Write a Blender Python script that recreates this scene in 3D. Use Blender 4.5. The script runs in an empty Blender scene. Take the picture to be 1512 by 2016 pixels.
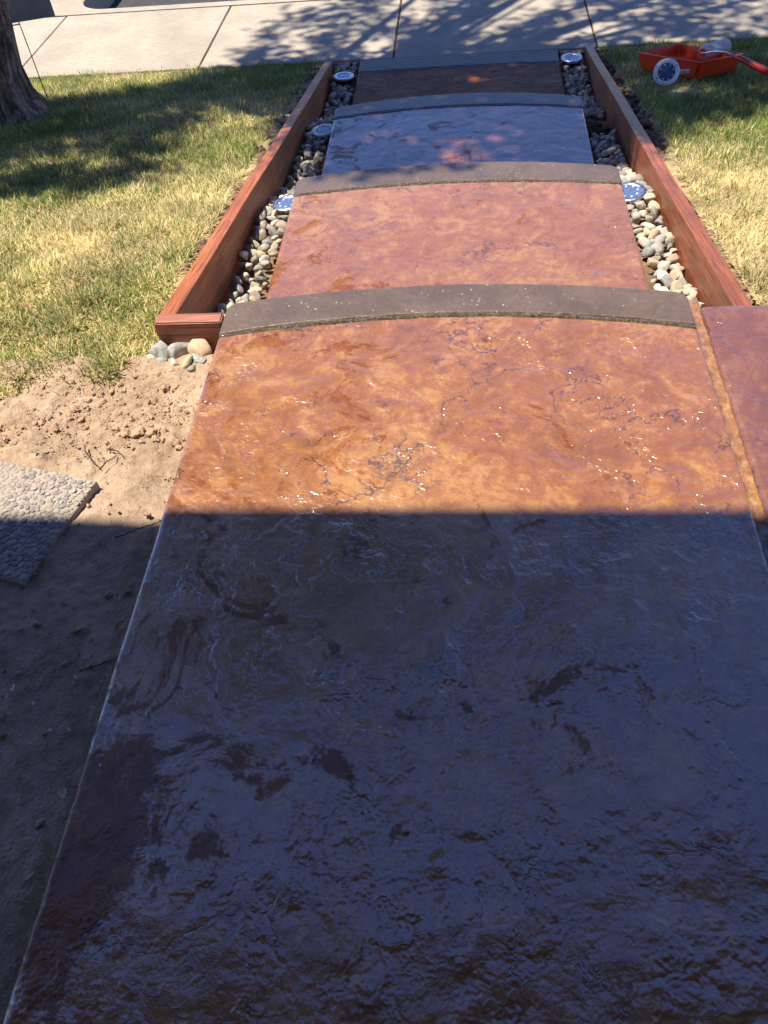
import bpy, bmesh, math, random
import numpy as np
from mathutils import Vector, Matrix

random.seed(7); RNG = np.random.default_rng(7)
SC = bpy.context.scene
COL = SC.collection
R = math.radians

# ------------------------------------------------------------------ camera
CAM_H, CAM_X = 1.1115, 0.5621
PITCH, YAW, ROLL = R(49.214), R(8.543), R(6.445)
_s, _c = math.sin(YAW), math.cos(YAW); _sp, _cp = math.sin(PITCH), math.cos(PITCH); _sr, _cr = math.sin(ROLL), math.cos(ROLL)
_head = Vector((-_s, _c, 0)); _r0 = Vector((_c, _s, 0)); _z = Vector((0, 0, 1))
_fwd = _head * _cp - _z * _sp; _u0 = _head * _sp + _z * _cp
_rt = _r0 * _cr - _u0 * _sr; _up = _r0 * _sr + _u0 * _cr
cam_d = bpy.data.cameras.new('camera'); cam = bpy.data.objects.new('camera', cam_d); COL.objects.link(cam)
cam.matrix_world = Matrix(((_rt.x, _up.x, -_fwd.x, CAM_X), (_rt.y, _up.y, -_fwd.y, 0), (_rt.z, _up.z, -_fwd.z, CAM_H), (0, 0, 0, 1)))
cam_d.sensor_fit = 'VERTICAL'; cam_d.sensor_height = 36.0; cam_d.sensor_width = 27.0
cam_d.lens = 1583.1 / 2016 * 36.0
cam_d.clip_start = 0.02; cam_d.clip_end = 1500
SC.camera = cam

# ------------------------------------------------------------------ sky, sun, exposure
SUN_EL, SUN_AZ = R(70), R(83)          # azimuth measured to the left of the walkway direction (+y)
SUN = Vector((-math.sin(SUN_AZ) * math.cos(SUN_EL), math.cos(SUN_AZ) * math.cos(SUN_EL), math.sin(SUN_EL)))
w = bpy.data.worlds.new('World'); SC.world = w; w.use_nodes = True
wn = w.node_tree.nodes; wl = w.node_tree.links
for n in list(wn): wn.remove(n)
sky = wn.new('ShaderNodeTexSky'); sky.sky_type = 'NISHITA'; sky.sun_disc = False
sky.sun_elevation = SUN_EL; sky.sun_rotation = -SUN_AZ
sky.air_density = 1.0; sky.dust_density = 0.0; sky.ozone_density = 6.0
bg = wn.new('ShaderNodeBackground'); bg.inputs['Strength'].default_value = 0.118
out = wn.new('ShaderNodeOutputWorld')
sky.altitude = 1900
hs_ = wn.new('ShaderNodeHueSaturation'); hs_.inputs['Hue'].default_value = 0.515; hs_.inputs['Saturation'].default_value = 1.10     # deep clear summer blue, the same over the whole sky
wl.new(sky.outputs[0], hs_.inputs['Color']); wl.new(hs_.outputs[0], bg.inputs[0]); wl.new(bg.outputs[0], out.inputs[0])
sun_d = bpy.data.lights.new('sun', 'SUN'); sun_d.energy = 5.0; sun_d.angle = R(0.45); sun_d.color = (1.0, 0.93, 0.80)
sun = bpy.data.objects.new('sun', sun_d); COL.objects.link(sun)
sun.rotation_euler = (-SUN).to_track_quat('-Z', 'Y').to_euler()
SC.cycles.max_bounces = 6; SC.cycles.diffuse_bounces = 3; SC.cycles.glossy_bounces = 3; SC.cycles.transmission_bounces = 3; SC.cycles.adaptive_threshold = 0.02
SC.view_settings.view_transform = 'Standard'; SC.view_settings.look = 'None'
SC.view_settings.exposure = 0.85; SC.view_settings.gamma = 1.0; SC.view_settings.use_curve_mapping = False

# ------------------------------------------------------------------ helpers
def noise2(x, y, seed=0):
    xi = np.floor(x).astype(np.int64); yi = np.floor(y).astype(np.int64)
    fx = x - xi; fy = y - yi
    fx = fx * fx * (3 - 2 * fx); fy = fy * fy * (3 - 2 * fy)
    def h(a, b):
        n = (a * 374761393 + b * 668265263 + seed * 974634777) & 0xFFFFFFFF
        n = ((n ^ (n >> 13)) * 1274126177) & 0xFFFFFFFF
        return ((n ^ (n >> 16)) & 0xFFFF) / 65535.0
    a = h(xi, yi); b = h(xi + 1, yi); c = h(xi, yi + 1); d = h(xi + 1, yi + 1)
    return (a * (1 - fx) + b * fx) * (1 - fy) + (c * (1 - fx) + d * fx) * fy - 0.5
def fbm(x, y, oct=4, seed=0, gain=0.5):
    s = 0; a = 1.0
    for i in range(oct):
        s = s + a * noise2(x * 2 ** i + 13.7 * i, y * 2 ** i - 7.1 * i, seed + i); a *= gain
    return s

def obj(name, verts, faces, mat=None, parent=None, smooth=False):
    me = bpy.data.meshes.new(name)
    me.from_pydata([tuple(v) for v in verts], [], [tuple(f) for f in faces]); me.update()
    if smooth: me.polygons.foreach_set('use_smooth', [True] * len(me.polygons))
    if mat: me.materials.append(mat)
    o = bpy.data.objects.new(name, me); COL.objects.link(o); o.parent = parent
    return o
def from_bm(name, bm, mat=None, parent=None, smooth=False):
    me = bpy.data.meshes.new(name); bm.to_mesh(me); bm.free()
    if smooth: me.polygons.foreach_set('use_smooth', [True] * len(me.polygons))
    if mat: me.materials.append(mat)
    o = bpy.data.objects.new(name, me); COL.objects.link(o); o.parent = parent
    return o
def empty(name, loc=(0, 0, 0), rot=None):
    o = bpy.data.objects.new(name, None); COL.objects.link(o); o.location = loc
    if rot is not None: o.rotation_euler = rot
    o.empty_display_size = 0.05
    return o
def tag(o, label=None, cat=None, group=None, kind=None):
    if label: o['label'] = label
    if cat: o['category'] = cat
    if group: o['group'] = group
    if kind: o['kind'] = kind
    return o
def grid(name, X, Y, Z, mat=None, parent=None, smooth=True):
    n, m = X.shape
    co = np.stack([X, Y, Z], -1).reshape(-1, 3).astype(np.float32)
    i = np.arange(n * m).reshape(n, m)
    f = np.stack([i[:-1, :-1], i[:-1, 1:], i[1:, 1:], i[1:, :-1]], -1).reshape(-1, 4)
    me = bpy.data.meshes.new(name)
    me.vertices.add(n * m); me.vertices.foreach_set('co', co.ravel())
    me.loops.add(f.size); me.loops.foreach_set('vertex_index', f.ravel().astype(np.int32))
    me.polygons.add(len(f)); me.polygons.foreach_set('loop_start', np.arange(0, f.size, 4, dtype=np.int32))
    me.update(calc_edges=True); me.validate()
    if smooth: me.polygons.foreach_set('use_smooth', [True] * len(me.polygons))
    if mat: me.materials.append(mat)
    o = bpy.data.objects.new(name, me); COL.objects.link(o); o.parent = parent
    return o
def box(name, lo, hi, mat=None, parent=None, bevel=0.0, seg=2):
    bm = bmesh.new(); bmesh.ops.create_cube(bm, size=1)
    for v in bm.verts:
        v.co = Vector(((lo[k] + hi[k]) / 2 + v.co[k] * (hi[k] - lo[k]) for k in range(3)))
    if bevel: bmesh.ops.bevel(bm, geom=bm.edges[:], offset=bevel, segments=seg, affect='EDGES', profile=0.5)
    return from_bm(name, bm, mat, parent, smooth=False)
def tube(pts, rad, sides=8, cap=True):
    """verts, faces of a tapered tube through pts"""
    V = []; F = []; n = len(pts); pts = [Vector(p) for p in pts]
    for i, p in enumerate(pts):
        t = (pts[min(i + 1, n - 1)] - pts[max(i - 1, 0)]).normalized()
        a = t.cross(Vector((0, 0, 1)));
        if a.length < 1e-3: a = Vector((1, 0, 0))
        a.normalize(); b = t.cross(a)
        r = rad[i] if hasattr(rad, '__len__') else rad
        for k in range(sides):
            th = 2 * math.pi * k / sides
            V.append(p + a * math.cos(th) * r + b * math.sin(th) * r)
    for i in range(n - 1):
        for k in range(sides):
            F.append((i * sides + k, i * sides + (k + 1) % sides, (i + 1) * sides + (k + 1) % sides, (i + 1) * sides + k))
    if cap:
        F.append(tuple(range(sides - 1, -1, -1))); F.append(tuple((n - 1) * sides + k for k in range(sides)))
    return V, F
def lathe(profile, sides=40):
    V = []; F = []
    for r, z in profile:
        for k in range(sides):
            t = 2 * math.pi * k / sides; V.append((r * math.cos(t), r * math.sin(t), z))
    for i in range(len(profile) - 1):
        for k in range(sides):
            F.append((i * sides + k, i * sides + (k + 1) % sides, (i + 1) * sides + (k + 1) % sides, (i + 1) * sides + k))
    return V, F

# ------------------------------------------------------------------ materials
class NT:
    def __init__(self, name):
        self.m = bpy.data.materials.new(name); self.m.use_nodes = True
        self.t = self.m.node_tree; self.t.nodes.clear()
        self.out = self.t.nodes.new('ShaderNodeOutputMaterial')
        self.geo = self.t.nodes.new('ShaderNodeNewGeometry')
        self.tc = self.t.nodes.new('ShaderNodeTexCoord')
        self.pos = self.geo.outputs['Position']; self.ob = self.tc.outputs['Object']
    def set(self, sock, v):
        if isinstance(v, bpy.types.NodeSocket): self.t.links.new(v, sock)
        else:
            if sock.type == 'RGBA' and len(v) == 3: v = (*v, 1)
            sock.default_value = v
    def noise(self, vec, scale, detail=4, rough=0.55, dist=0.0):
        n = self.t.nodes.new('ShaderNodeTexNoise'); self.set(n.inputs['Vector'], vec)
        for k, v in (('Scale', scale), ('Detail', detail), ('Roughness', rough), ('Distortion', dist)): n.inputs[k].default_value = v
        return n.outputs['Fac']
    def vor(self, vec, scale, feature='F1', rnd=1.0, out='Distance'):
        n = self.t.nodes.new('ShaderNodeTexVoronoi'); n.feature = feature; self.set(n.inputs['Vector'], vec)
        n.inputs['Scale'].default_value = scale; n.inputs['Randomness'].default_value = rnd
        return n.outputs[out]
    def math(self, op, a, b=0.5, c=0.0, clamp=False):
        n = self.t.nodes.new('ShaderNodeMath'); n.operation = op; n.use_clamp = clamp
        for i, v in enumerate((a, b, c)): self.set(n.inputs[i], v)
        return n.outputs[0]
    def rng(self, v, a, b, c=0.0, d=1.0, smooth=True):
        n = self.t.nodes.new('ShaderNodeMapRange'); n.interpolation_type = 'SMOOTHSTEP' if smooth else 'LINEAR'
        for k, q in (('Value', v), ('From Min', a), ('From Max', b), ('To Min', c), ('To Max', d)): self.set(n.inputs[k], q)
        return n.outputs[0]
    def mix(self, f, a, b, mode='MIX'):
        n = self.t.nodes.new('ShaderNodeMix'); n.data_type = 'RGBA'; n.blend_type = mode
        self.set(n.inputs[0], f); self.set(n.inputs[6], a); self.set(n.inputs[7], b)
        return n.outputs[2]
    def ramp(self, f, stops, interp='LINEAR'):
        n = self.t.nodes.new('ShaderNodeValToRGB'); self.set(n.inputs[0], f); e = n.color_ramp; e.interpolation = interp
        while len(e.elements) < len(stops): e.elements.new(0.5)
        for el, (p, c) in zip(e.elements, stops): el.position = p; el.color = (*c, 1)
        return n.outputs[0]
    def vmul(self, vec, s):
        n = self.t.nodes.new('ShaderNodeVectorMath'); n.operation = 'MULTIPLY'; self.set(n.inputs[0], vec); n.inputs[1].default_value = s
        return n.outputs[0]
    def vadd(self, vec, s):
        n = self.t.nodes.new('ShaderNodeVectorMath'); n.operation = 'ADD'; self.set(n.inputs[0], vec); self.set(n.inputs[1], s)
        return n.outputs[0]
    def sep(self, vec):
        n = self.t.nodes.new('ShaderNodeSeparateXYZ'); self.set(n.inputs[0], vec); return n.outputs
    def rand(self):
        n = self.t.nodes.new('ShaderNodeObjectInfo'); return n.outputs['Random']
    def attr(self, name):
        n = self.t.nodes.new('ShaderNodeAttribute'); n.attribute_name = name; return n.outputs['Color']
    def bump(self, h, dist=0.004, strength=1.0, normal=None):
        n = self.t.nodes.new('ShaderNodeBump'); n.inputs['Distance'].default_value = dist; n.inputs['Strength'].default_value = strength
        self.set(n.inputs['Height'], h)
        if normal is not None: self.set(n.inputs['Normal'], normal)
        return n.outputs[0]
    def bsdf(self, **kw):
        n = self.t.nodes.new('ShaderNodeBsdfPrincipled')
        for k, v in kw.items(): self.set(n.inputs[k.replace('_', ' ')], v)
        self.t.links.new(n.outputs[0], self.out.inputs[0]); self.p = n
        return n
    def done(self): return self.m

def plain(name, col, rough=0.5, metal=0.0, bump=None, coat=0.0, spec=0.5, vary=0.12, scale=30):
    N = NT(name)
    f = N.noise(N.ob, scale, 4)
    c = N.mix(N.rng(f, 0.3, 0.7), tuple(x * (1 - vary) for x in col), tuple(min(1, x * (1 + vary)) for x in col))
    kw = dict(Base_Color=c, Roughness=N.rng(f, 0.3, 0.7, max(0.02, rough - 0.07), min(1, rough + 0.07)), Metallic=metal, Coat_Weight=coat)
    kw['Specular_IOR_Level'] = spec
    if bump: kw['Normal'] = N.bump(N.noise(N.ob, bump[0], 4), bump[1])
    N.bsdf(**kw); return N.done()

def stamped(name, dark, mid, pale, coat=1.0, seed=0.0, patch=None, relief=1.0, spec=0.5):
    """sealed stamped concrete: slate-like terraces, clefts and a wet-look sealer"""
    K = 0.74; dark, mid, pale = (tuple(x * K for x in q_) for q_ in (dark, mid, pale))
    N = NT(name); P = N.vadd(N.pos, (seed, seed * 0.37, 0))
    n1 = N.noise(P, 3.1, 5, 0.66, 1.1); n2 = N.noise(P, 11.0, 5, 0.68, 1.6); n3 = N.noise(P, 48.0, 4, 0.6, 0.4)
    vein = N.math('ABSOLUTE', N.math('SUBTRACT', N.noise(N.vadd(P, (1.3, 4.4, 0)), 7.0, 5, 0.62, 2.4), 0.5))
    vein = N.rng(vein, 0.0, 0.05, 1.0, 0.0)
    f = N.math('MULTIPLY_ADD', n1, 0.40, N.math('MULTIPLY_ADD', n2, 0.40, N.math('MULTIPLY', n3, 0.20)))
    f = N.math('MULTIPLY_ADD', vein, 0.035, f)
    q = lambda t: tuple(a + (b - a) * t for a, b in zip(dark, mid)); q2 = lambda t: tuple(a + (b - a) * t for a, b in zip(mid, pale))
    c = N.ramp(f, [(0.38, q(0.40)), (0.455, q(0.70)), (0.485, q(0.95)), (0.515, mid), (0.545, q2(0.34)), (0.61, q2(0.6)), (0.70, q2(0.9))])
    blot = N.rng(N.noise(N.vadd(P, (5.7, 2.2, 0)), 19.0, 6, 0.7, 1.8), 0.53, 0.60, 0, 0.28)
    c = N.mix(blot, c, q(0.3))
    speck = N.rng(N.vor(P, 160.0), 0.16, 0.24, 0.5, 0.0)
    c = N.mix(N.math('MULTIPLY', speck, N.rng(N.noise(P, 22, 3), 0.5, 0.62)), c, q2(0.9))
    # slate plates: warped cells of random height, at three sizes, each breaking off in a sharp little step
    wn_ = N.t.nodes.new('ShaderNodeTexNoise'); N.set(wn_.inputs['Vector'], P)
    for k_, v_ in (('Scale', 5.0), ('Detail', 5.0), ('Roughness', 0.62)): wn_.inputs[k_].default_value = v_
    wv_ = N.vmul(N.vadd(wn_.outputs['Color'], (-0.5, -0.5, -0.5)), (0.46, 0.46, 0))
    Pw = N.vadd(P, wv_)
    def plate(scale, off, st):
        n_ = N.t.nodes.new('ShaderNodeTexVoronoi'); n_.feature = 'F1'; N.set(n_.inputs['Vector'], N.vmul(N.vadd(Pw, off), st)); n_.inputs['Scale'].default_value = scale
        return N.math('MULTIPLY', n_.outputs['Distance'], N.math('ADD', N.sep(n_.outputs['Color'])[0], -0.35))
    p1 = plate(3.2, (0, 0, 0), (1.0, 0.75, 0)); p2 = plate(9.0, (2.2, 1.1, 0), (1.0, 0.7, 0)); p3 = plate(26.0, (0.7, 3.1, 0), (1.0, 0.65, 0))
    def edge(scale, off, st, w_):
        n_ = N.t.nodes.new('ShaderNodeTexVoronoi'); n_.feature = 'DISTANCE_TO_EDGE'; N.set(n_.inputs['Vector'], N.vmul(N.vadd(Pw, off), st)); n_.inputs['Scale'].default_value = scale
        return N.rng(n_.outputs['Distance'], 0.0, w_, 1.0, 0.0)
    cle = N.math('MAXIMUM', N.math('MULTIPLY', edge(3.2, (0, 0, 0), (1.0, 0.75, 0), 0.012), N.rng(N.noise(P, 3.7, 2, 0.65), 0.50, 0.58)),
                 N.math('MULTIPLY', edge(9.0, (2.2, 1.1, 0), (1.0, 0.7, 0), 0.03), N.rng(N.noise(N.vadd(P, (4, 9, 0)), 5.0, 2, 0.65), 0.53, 0.62)))
    mid_ = N.noise(P, 38.0, 3, 0.65, 1.2); fine = N.noise(P, 170.0, 2, 0.6); fib = N.noise(P, 85.0, 2, 0.7, 2.2)
    h = N.math('MULTIPLY_ADD', p1, 7.5, N.math('MULTIPLY', p3, 1.5))
    h = N.math('MULTIPLY_ADD', p2, 4.2, h)
    h = N.math('MULTIPLY_ADD', cle, -0.13, h)
    rgh = N.rng(N.noise(N.vadd(P, (2.4, 5.5, 0)), 2.6, 1, 0.6), 0.38, 0.66, 0.45, 1.0)
    h = N.math('MULTIPLY_ADD', N.math('MULTIPLY', mid_, rgh), 0.40, h)
    h = N.math('MULTIPLY_ADD', N.math('MULTIPLY', fib, rgh), 0.15, h)
    h = N.math('MULTIPLY_ADD', fine, 0.07, h)
    nor = N.bump(h, 0.0025 * relief)
    c = N.mix(N.math('MULTIPLY', cle, 0.75), c, tuple(x * 0.3 for x in dark))
    # tree reflections painted in as darker olive-brown patches, with a weaker coat there
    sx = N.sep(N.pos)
    sky_refl = N.rng(N.math('ADD', N.noise(N.vadd(P, (9.3, 4.1, 0)), 6.5, 5, 0.74, 0.9), N.math('MULTIPLY', sx[0], 0.085)), 0.37, 0.50)
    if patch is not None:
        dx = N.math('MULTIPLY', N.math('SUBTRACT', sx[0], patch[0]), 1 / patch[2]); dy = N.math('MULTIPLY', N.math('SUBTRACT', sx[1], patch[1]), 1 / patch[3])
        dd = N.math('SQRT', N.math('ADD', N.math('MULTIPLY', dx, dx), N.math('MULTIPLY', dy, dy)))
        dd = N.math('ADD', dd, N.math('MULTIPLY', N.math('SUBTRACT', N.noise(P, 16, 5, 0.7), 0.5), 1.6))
        sky_refl = N.math('MULTIPLY', sky_refl, N.rng(dd, 0.6, 1.35))
    sky_refl = N.rng(N.math('MULTIPLY_ADD', N.math('SUBTRACT', N.noise(P, 90, 3, 0.7, 1.5), 0.5), 1.5, sky_refl), 0.15, 0.85)
    c = N.mix(N.math('SUBTRACT', 1.0, sky_refl), c, N.mix(1.0, c, (0.66, 0.52, 0.28), 'MULTIPLY'))
    N.bsdf(Base_Color=c, Roughness=N.rng(n2, 0.35, 0.65, 0.36, 0.52), Normal=nor, Specular_IOR_Level=spec,
           Coat_Weight=N.math('MULTIPLY', N.rng(sky_refl, 0, 1, 0.18, 1.0), coat), Coat_Roughness=N.rng(n1, 0.35, 0.65, 0.19, 0.30), Coat_IOR=2.4, Coat_Normal=nor)
    return N.done()

def band_mat(name, col, speck=1.0, coat=0.9):
    col = tuple(x * 0.78 for x in col)
    N = NT(name); P = N.pos
    n1 = N.noise(P, 6, 5, 0.6); n2 = N.noise(P, 60, 4, 0.6)
    c = N.mix(N.rng(n1, 0.35, 0.65), tuple(x * 0.78 for x in col), tuple(x * 1.18 for x in col))
    c = N.mix(N.rng(n2, 0.4, 0.7, 0, 0.35), c, tuple(x * 0.6 for x in col))
    v = N.vor(N.vadd(P, N.vmul(N.t.nodes.new('ShaderNodeTexNoise').outputs['Color'], (0.02, 0.02, 0))), 75.0); sp = N.math('MULTIPLY', N.rng(v, 0.08, 0.2, 1, 0), N.rng(N.noise(P, 13, 4, 0.7), 0.50, 0.62))
    c = N.mix(N.math('MULTIPLY', sp, 0.8 * speck), c, (0.5, 0.44, 0.42))
    h = N.math('MULTIPLY_ADD', n2, 0.5, N.math('MULTIPLY', N.noise(P, 220, 3), 0.25))
    N.bsdf(Base_Color=c, Roughness=0.45, Normal=N.bump(N.math('MULTIPLY_ADD', N.noise(P, 24, 3, 0.6, 1.0), 1.2, h), 0.0030), Coat_Weight=coat, Coat_Roughness=0.2, Coat_IOR=1.7)
    return N.done()

M = {}
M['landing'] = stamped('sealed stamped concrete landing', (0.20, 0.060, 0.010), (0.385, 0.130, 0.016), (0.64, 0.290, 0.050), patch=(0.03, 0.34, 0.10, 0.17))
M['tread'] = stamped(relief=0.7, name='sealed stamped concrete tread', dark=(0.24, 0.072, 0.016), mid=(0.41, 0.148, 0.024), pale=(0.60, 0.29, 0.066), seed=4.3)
M['tread_shade_tone'] = stamped('sealed stamped concrete tread darkened for shade', (0.15, 0.045, 0.016), (0.28, 0.095, 0.032), (0.42, 0.19, 0.075), seed=2.7, relief=0.3)  # tread copy with tree shade put into a darker base colour
M['tread_refl_tone'] = stamped('stamped concrete tread darkened for tree reflection', (0.13, 0.040, 0.013), (0.27, 0.085, 0.026), (0.42, 0.16, 0.06), seed=9.1, coat=0.0, relief=0.6, spec=0.10)  # darker uncoated tread copy, dark foliage reflection put into the base colour
M['band'] = band_mat('grey brown sealed border', (0.150, 0.098, 0.064), 1.3, 0.45)
M['core'] = plain('bare concrete', (0.30, 0.22, 0.17), 0.8, bump=(60, 0.003))
def joint_mat():
    N = NT('wet caramel joint sealer'); n = N.noise(N.pos, 55, 5, 0.7)
    N.bsdf(Base_Color=N.ramp(n, [(0.3, (0.16, 0.06, 0.018)), (0.55, (0.33, 0.15, 0.05)), (0.75, (0.5, 0.28, 0.12))]), Roughness=0.3,
           Normal=N.bump(N.noise(N.pos, 130, 4, 0.7), 0.006), Coat_Weight=1.0, Coat_Roughness=0.1, Coat_IOR=1.7)
    return N.done()
M['joint'] = joint_mat()
def bead_mat():
    N = NT('dark wet bead'); n = N.noise(N.pos, 140, 4, 0.7)
    N.bsdf(Base_Color=N.mix(N.rng(n, 0.4, 0.62), (0.06, 0.04, 0.02), (0.20, 0.14, 0.08)), Roughness=0.3,
           Normal=N.bump(N.noise(N.pos, 210, 3, 0.7), 0.008), Coat_Weight=1.0, Coat_Roughness=0.08, Coat_IOR=1.8)
    return N.done()
M['bead'] = bead_mat()

def soil_mat(name, a, b, c3):
    N = NT(name); P = N.pos
    n1 = N.noise(P, 5, 6, 0.6); n2 = N.noise(P, 40, 5, 0.65); n3 = N.noise(P, 180, 3, 0.6)
    f = N.math('MULTIPLY_ADD', n1, 0.5, N.math('MULTIPLY_ADD', n2, 0.35, N.math('MULTIPLY', n3, 0.15)))
    col = N.ramp(f, [(0.36, a), (0.5, b), (0.63, c3)])
    h = N.math('MULTIPLY_ADD', n2, 1.0, N.math('MULTIPLY', n3, 0.5))
    N.bsdf(Base_Color=col, Roughness=0.95, Specular_IOR_Level=0.2, Normal=N.bump(h, 0.008))
    return N.done()
M['dirt'] = soil_mat('dry tan dirt', (0.25, 0.168, 0.108), (0.37, 0.258, 0.172), (0.47, 0.345, 0.24))
M['dark_soil'] = soil_mat('moist brown soil', (0.05, 0.03, 0.018), (0.10, 0.06, 0.036), (0.19, 0.12, 0.075))
M['loam'] = soil_mat('crumbly loam', (0.12, 0.075, 0.045), (0.21, 0.135, 0.085), (0.32, 0.215, 0.14))
M['thatch'] = soil_mat('straw thatch', (0.16, 0.12, 0.06), (0.38, 0.28, 0.14), (0.55, 0.42, 0.22))

def sidewalk_mat(name, col):
    N = NT(name); P = N.pos
    n1 = N.noise(P, 3.5, 6, 0.6); n2 = N.noise(N.vmul(P, (1, 2.2, 1)), 26, 5, 0.7, 0.6); n3 = N.noise(P, 240, 3)
    c = N.mix(N.rng(n1, 0.3, 0.7), tuple(x * 0.86 for x in col), tuple(x * 1.1 for x in col))
    c = N.mix(N.rng(n2, 0.42, 0.68, 0, 0.7), c, tuple(x * y for x, y in zip(col, (0.74, 0.70, 0.66))))
    st = N.rng(N.noise(P, 1.3, 3), 0.56, 0.7, 0, 0.3)
    c = N.mix(st, c, tuple(x * 0.6 for x in col))
    N.bsdf(Base_Color=c, Roughness=0.9, Specular_IOR_Level=0.25, Normal=N.bump(N.math('MULTIPLY_ADD', n3, 0.6, n2), 0.003))
    return N.done()
M['sidewalk'] = sidewalk_mat('weathered concrete', (0.40, 0.345, 0.275))
M['asphalt'] = plain('asphalt', (0.04, 0.038, 0.042), 0.85, bump=(150, 0.004), vary=0.3)

def wood_mat(name, dark, mid, lite, coat, axis):
    N = NT(name)
    s = (1.2, 34, 34) if axis == 'x' else (34, 1.2, 34)
    P = N.vmul(N.ob, s)
    n = N.noise(P, 1.6, 6, 0.72, 0.9); big = N.noise(N.ob, 3.5, 4); fine = N.noise(N.vmul(P, (2.2, 2.2, 2.2)), 4.0, 4, 0.7)
    f = N.math('MULTIPLY_ADD', n, 0.5, N.math('MULTIPLY_ADD', big, 0.35, N.math('MULTIPLY', fine, 0.15)))
    c = N.ramp(f, [(0.38, dark), (0.5, mid), (0.62, lite)])
    st = N.rng(N.noise(N.vmul(P, (1, 1, 1)), 5.0, 3, 0.6), 0.54, 0.64, 0, 0.65)
    c = N.mix(st, c, tuple(x * 0.35 for x in dark))
    N.bsdf(Base_Color=c, Roughness=0.55, Normal=N.bump(N.math('MULTIPLY_ADD', fine, 0.6, n), 0.0022), Coat_Weight=coat, Coat_Roughness=0.28)
    return N.done()
M['wood_y'] = wood_mat('redwood stained board', (0.15, 0.038, 0.012), (0.34, 0.095, 0.026), (0.52, 0.175, 0.055), 0.08, 'y')
M['wood_r'] = wood_mat('wet redwood stained board', (0.12, 0.03, 0.010), (0.25, 0.066, 0.020), (0.38, 0.115, 0.038), 0.2, 'y')
M['wood_x'] = wood_mat('redwood short board', (0.17, 0.055, 0.032), (0.33, 0.115, 0.068), (0.52, 0.225, 0.14), 0.1, 'x')

def rock_mat():
    N = NT('river rock'); r = N.rand()
    off = N.vadd(N.ob, N.vmul(N.tc.outputs['Object'], (0, 0, 0)))
    cmb = N.t.nodes.new('ShaderNodeCombineXYZ'); N.t.links.new(r, cmb.inputs[0]); N.t.links.new(r, cmb.inputs[1])
    P = N.vadd(N.ob, N.vmul(cmb.outputs[0], (37.0, 91.0, 0)))
    base = N.ramp(r, [(0.0, (0.34, 0.31, 0.27)), (0.10, (0.60, 0.50, 0.36)), (0.20, (0.46, 0.44, 0.40)), (0.30, (0.68, 0.56, 0.38)), (0.40, (0.44, 0.34, 0.27)),
                      (0.48, (0.62, 0.58, 0.50)), (0.56, (0.26, 0.27, 0.27)), (0.64, (0.62, 0.45, 0.31)), (0.72, (0.48, 0.43, 0.36)), (0.80, (0.40, 0.40, 0.38)), (0.88, (0.74, 0.68, 0.58)), (0.95, (0.54, 0.46, 0.40))], 'CONSTANT')
    n1 = N.noise(P, 1.6, 5, 0.6, 0.8); n2 = N.noise(P, 9, 4, 0.7)
    c = N.mix(N.rng(n1, 0.4, 0.75, 0, 0.5), base, (0.60, 0.46, 0.30))
    c = N.mix(N.rng(n2, 0.55, 0.75, 0, 0.35), c, (0.26, 0.23, 0.20))
    c = N.mix(N.rng(N.noise(P, 3.1, 3, 0.5, 2.0), 0.60, 0.66, 0, 0.4), c, (0.75, 0.70, 0.60))
    c = N.mix(1.0, c, (0.80, 0.80, 0.78), 'MULTIPLY')
    N.bsdf(Base_Color=c, Roughness=0.62, Specular_IOR_Level=0.4, Normal=N.bump(n2, 0.0012))
    return N.done()
M['rock'] = rock_mat()
M['grey_rock'] = plain('grey river rock', (0.34, 0.335, 0.31), 0.7, bump=(9, 0.0012), vary=0.3, scale=2.5)
def pebble_mat():
    N = NT('set pebble'); r = N.rand()
    base = N.ramp(r, [(0.0, (0.58, 0.50, 0.42)), (0.2, (0.44, 0.40, 0.38)), (0.35, (0.66, 0.60, 0.52)), (0.5, (0.52, 0.42, 0.33)), (0.65, (0.62, 0.58, 0.54)), (0.8, (0.38, 0.34, 0.32)), (1.0, (0.70, 0.66, 0.60))], 'CONSTANT')
    N.bsdf(Base_Color=N.mix(1.0, N.mix(N.rng(N.noise(N.pos, 120, 4), 0.4, 0.7, 0, 0.4), base, (0.36, 0.27, 0.2)), (0.52, 0.505, 0.50), 'MULTIPLY'), Roughness=0.75)
    return N.done()
M['pebble'] = pebble_mat()
M['mortar'] = plain('pale mortar', (0.34, 0.28, 0.22), 0.9, bump=(90, 0.004))

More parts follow.
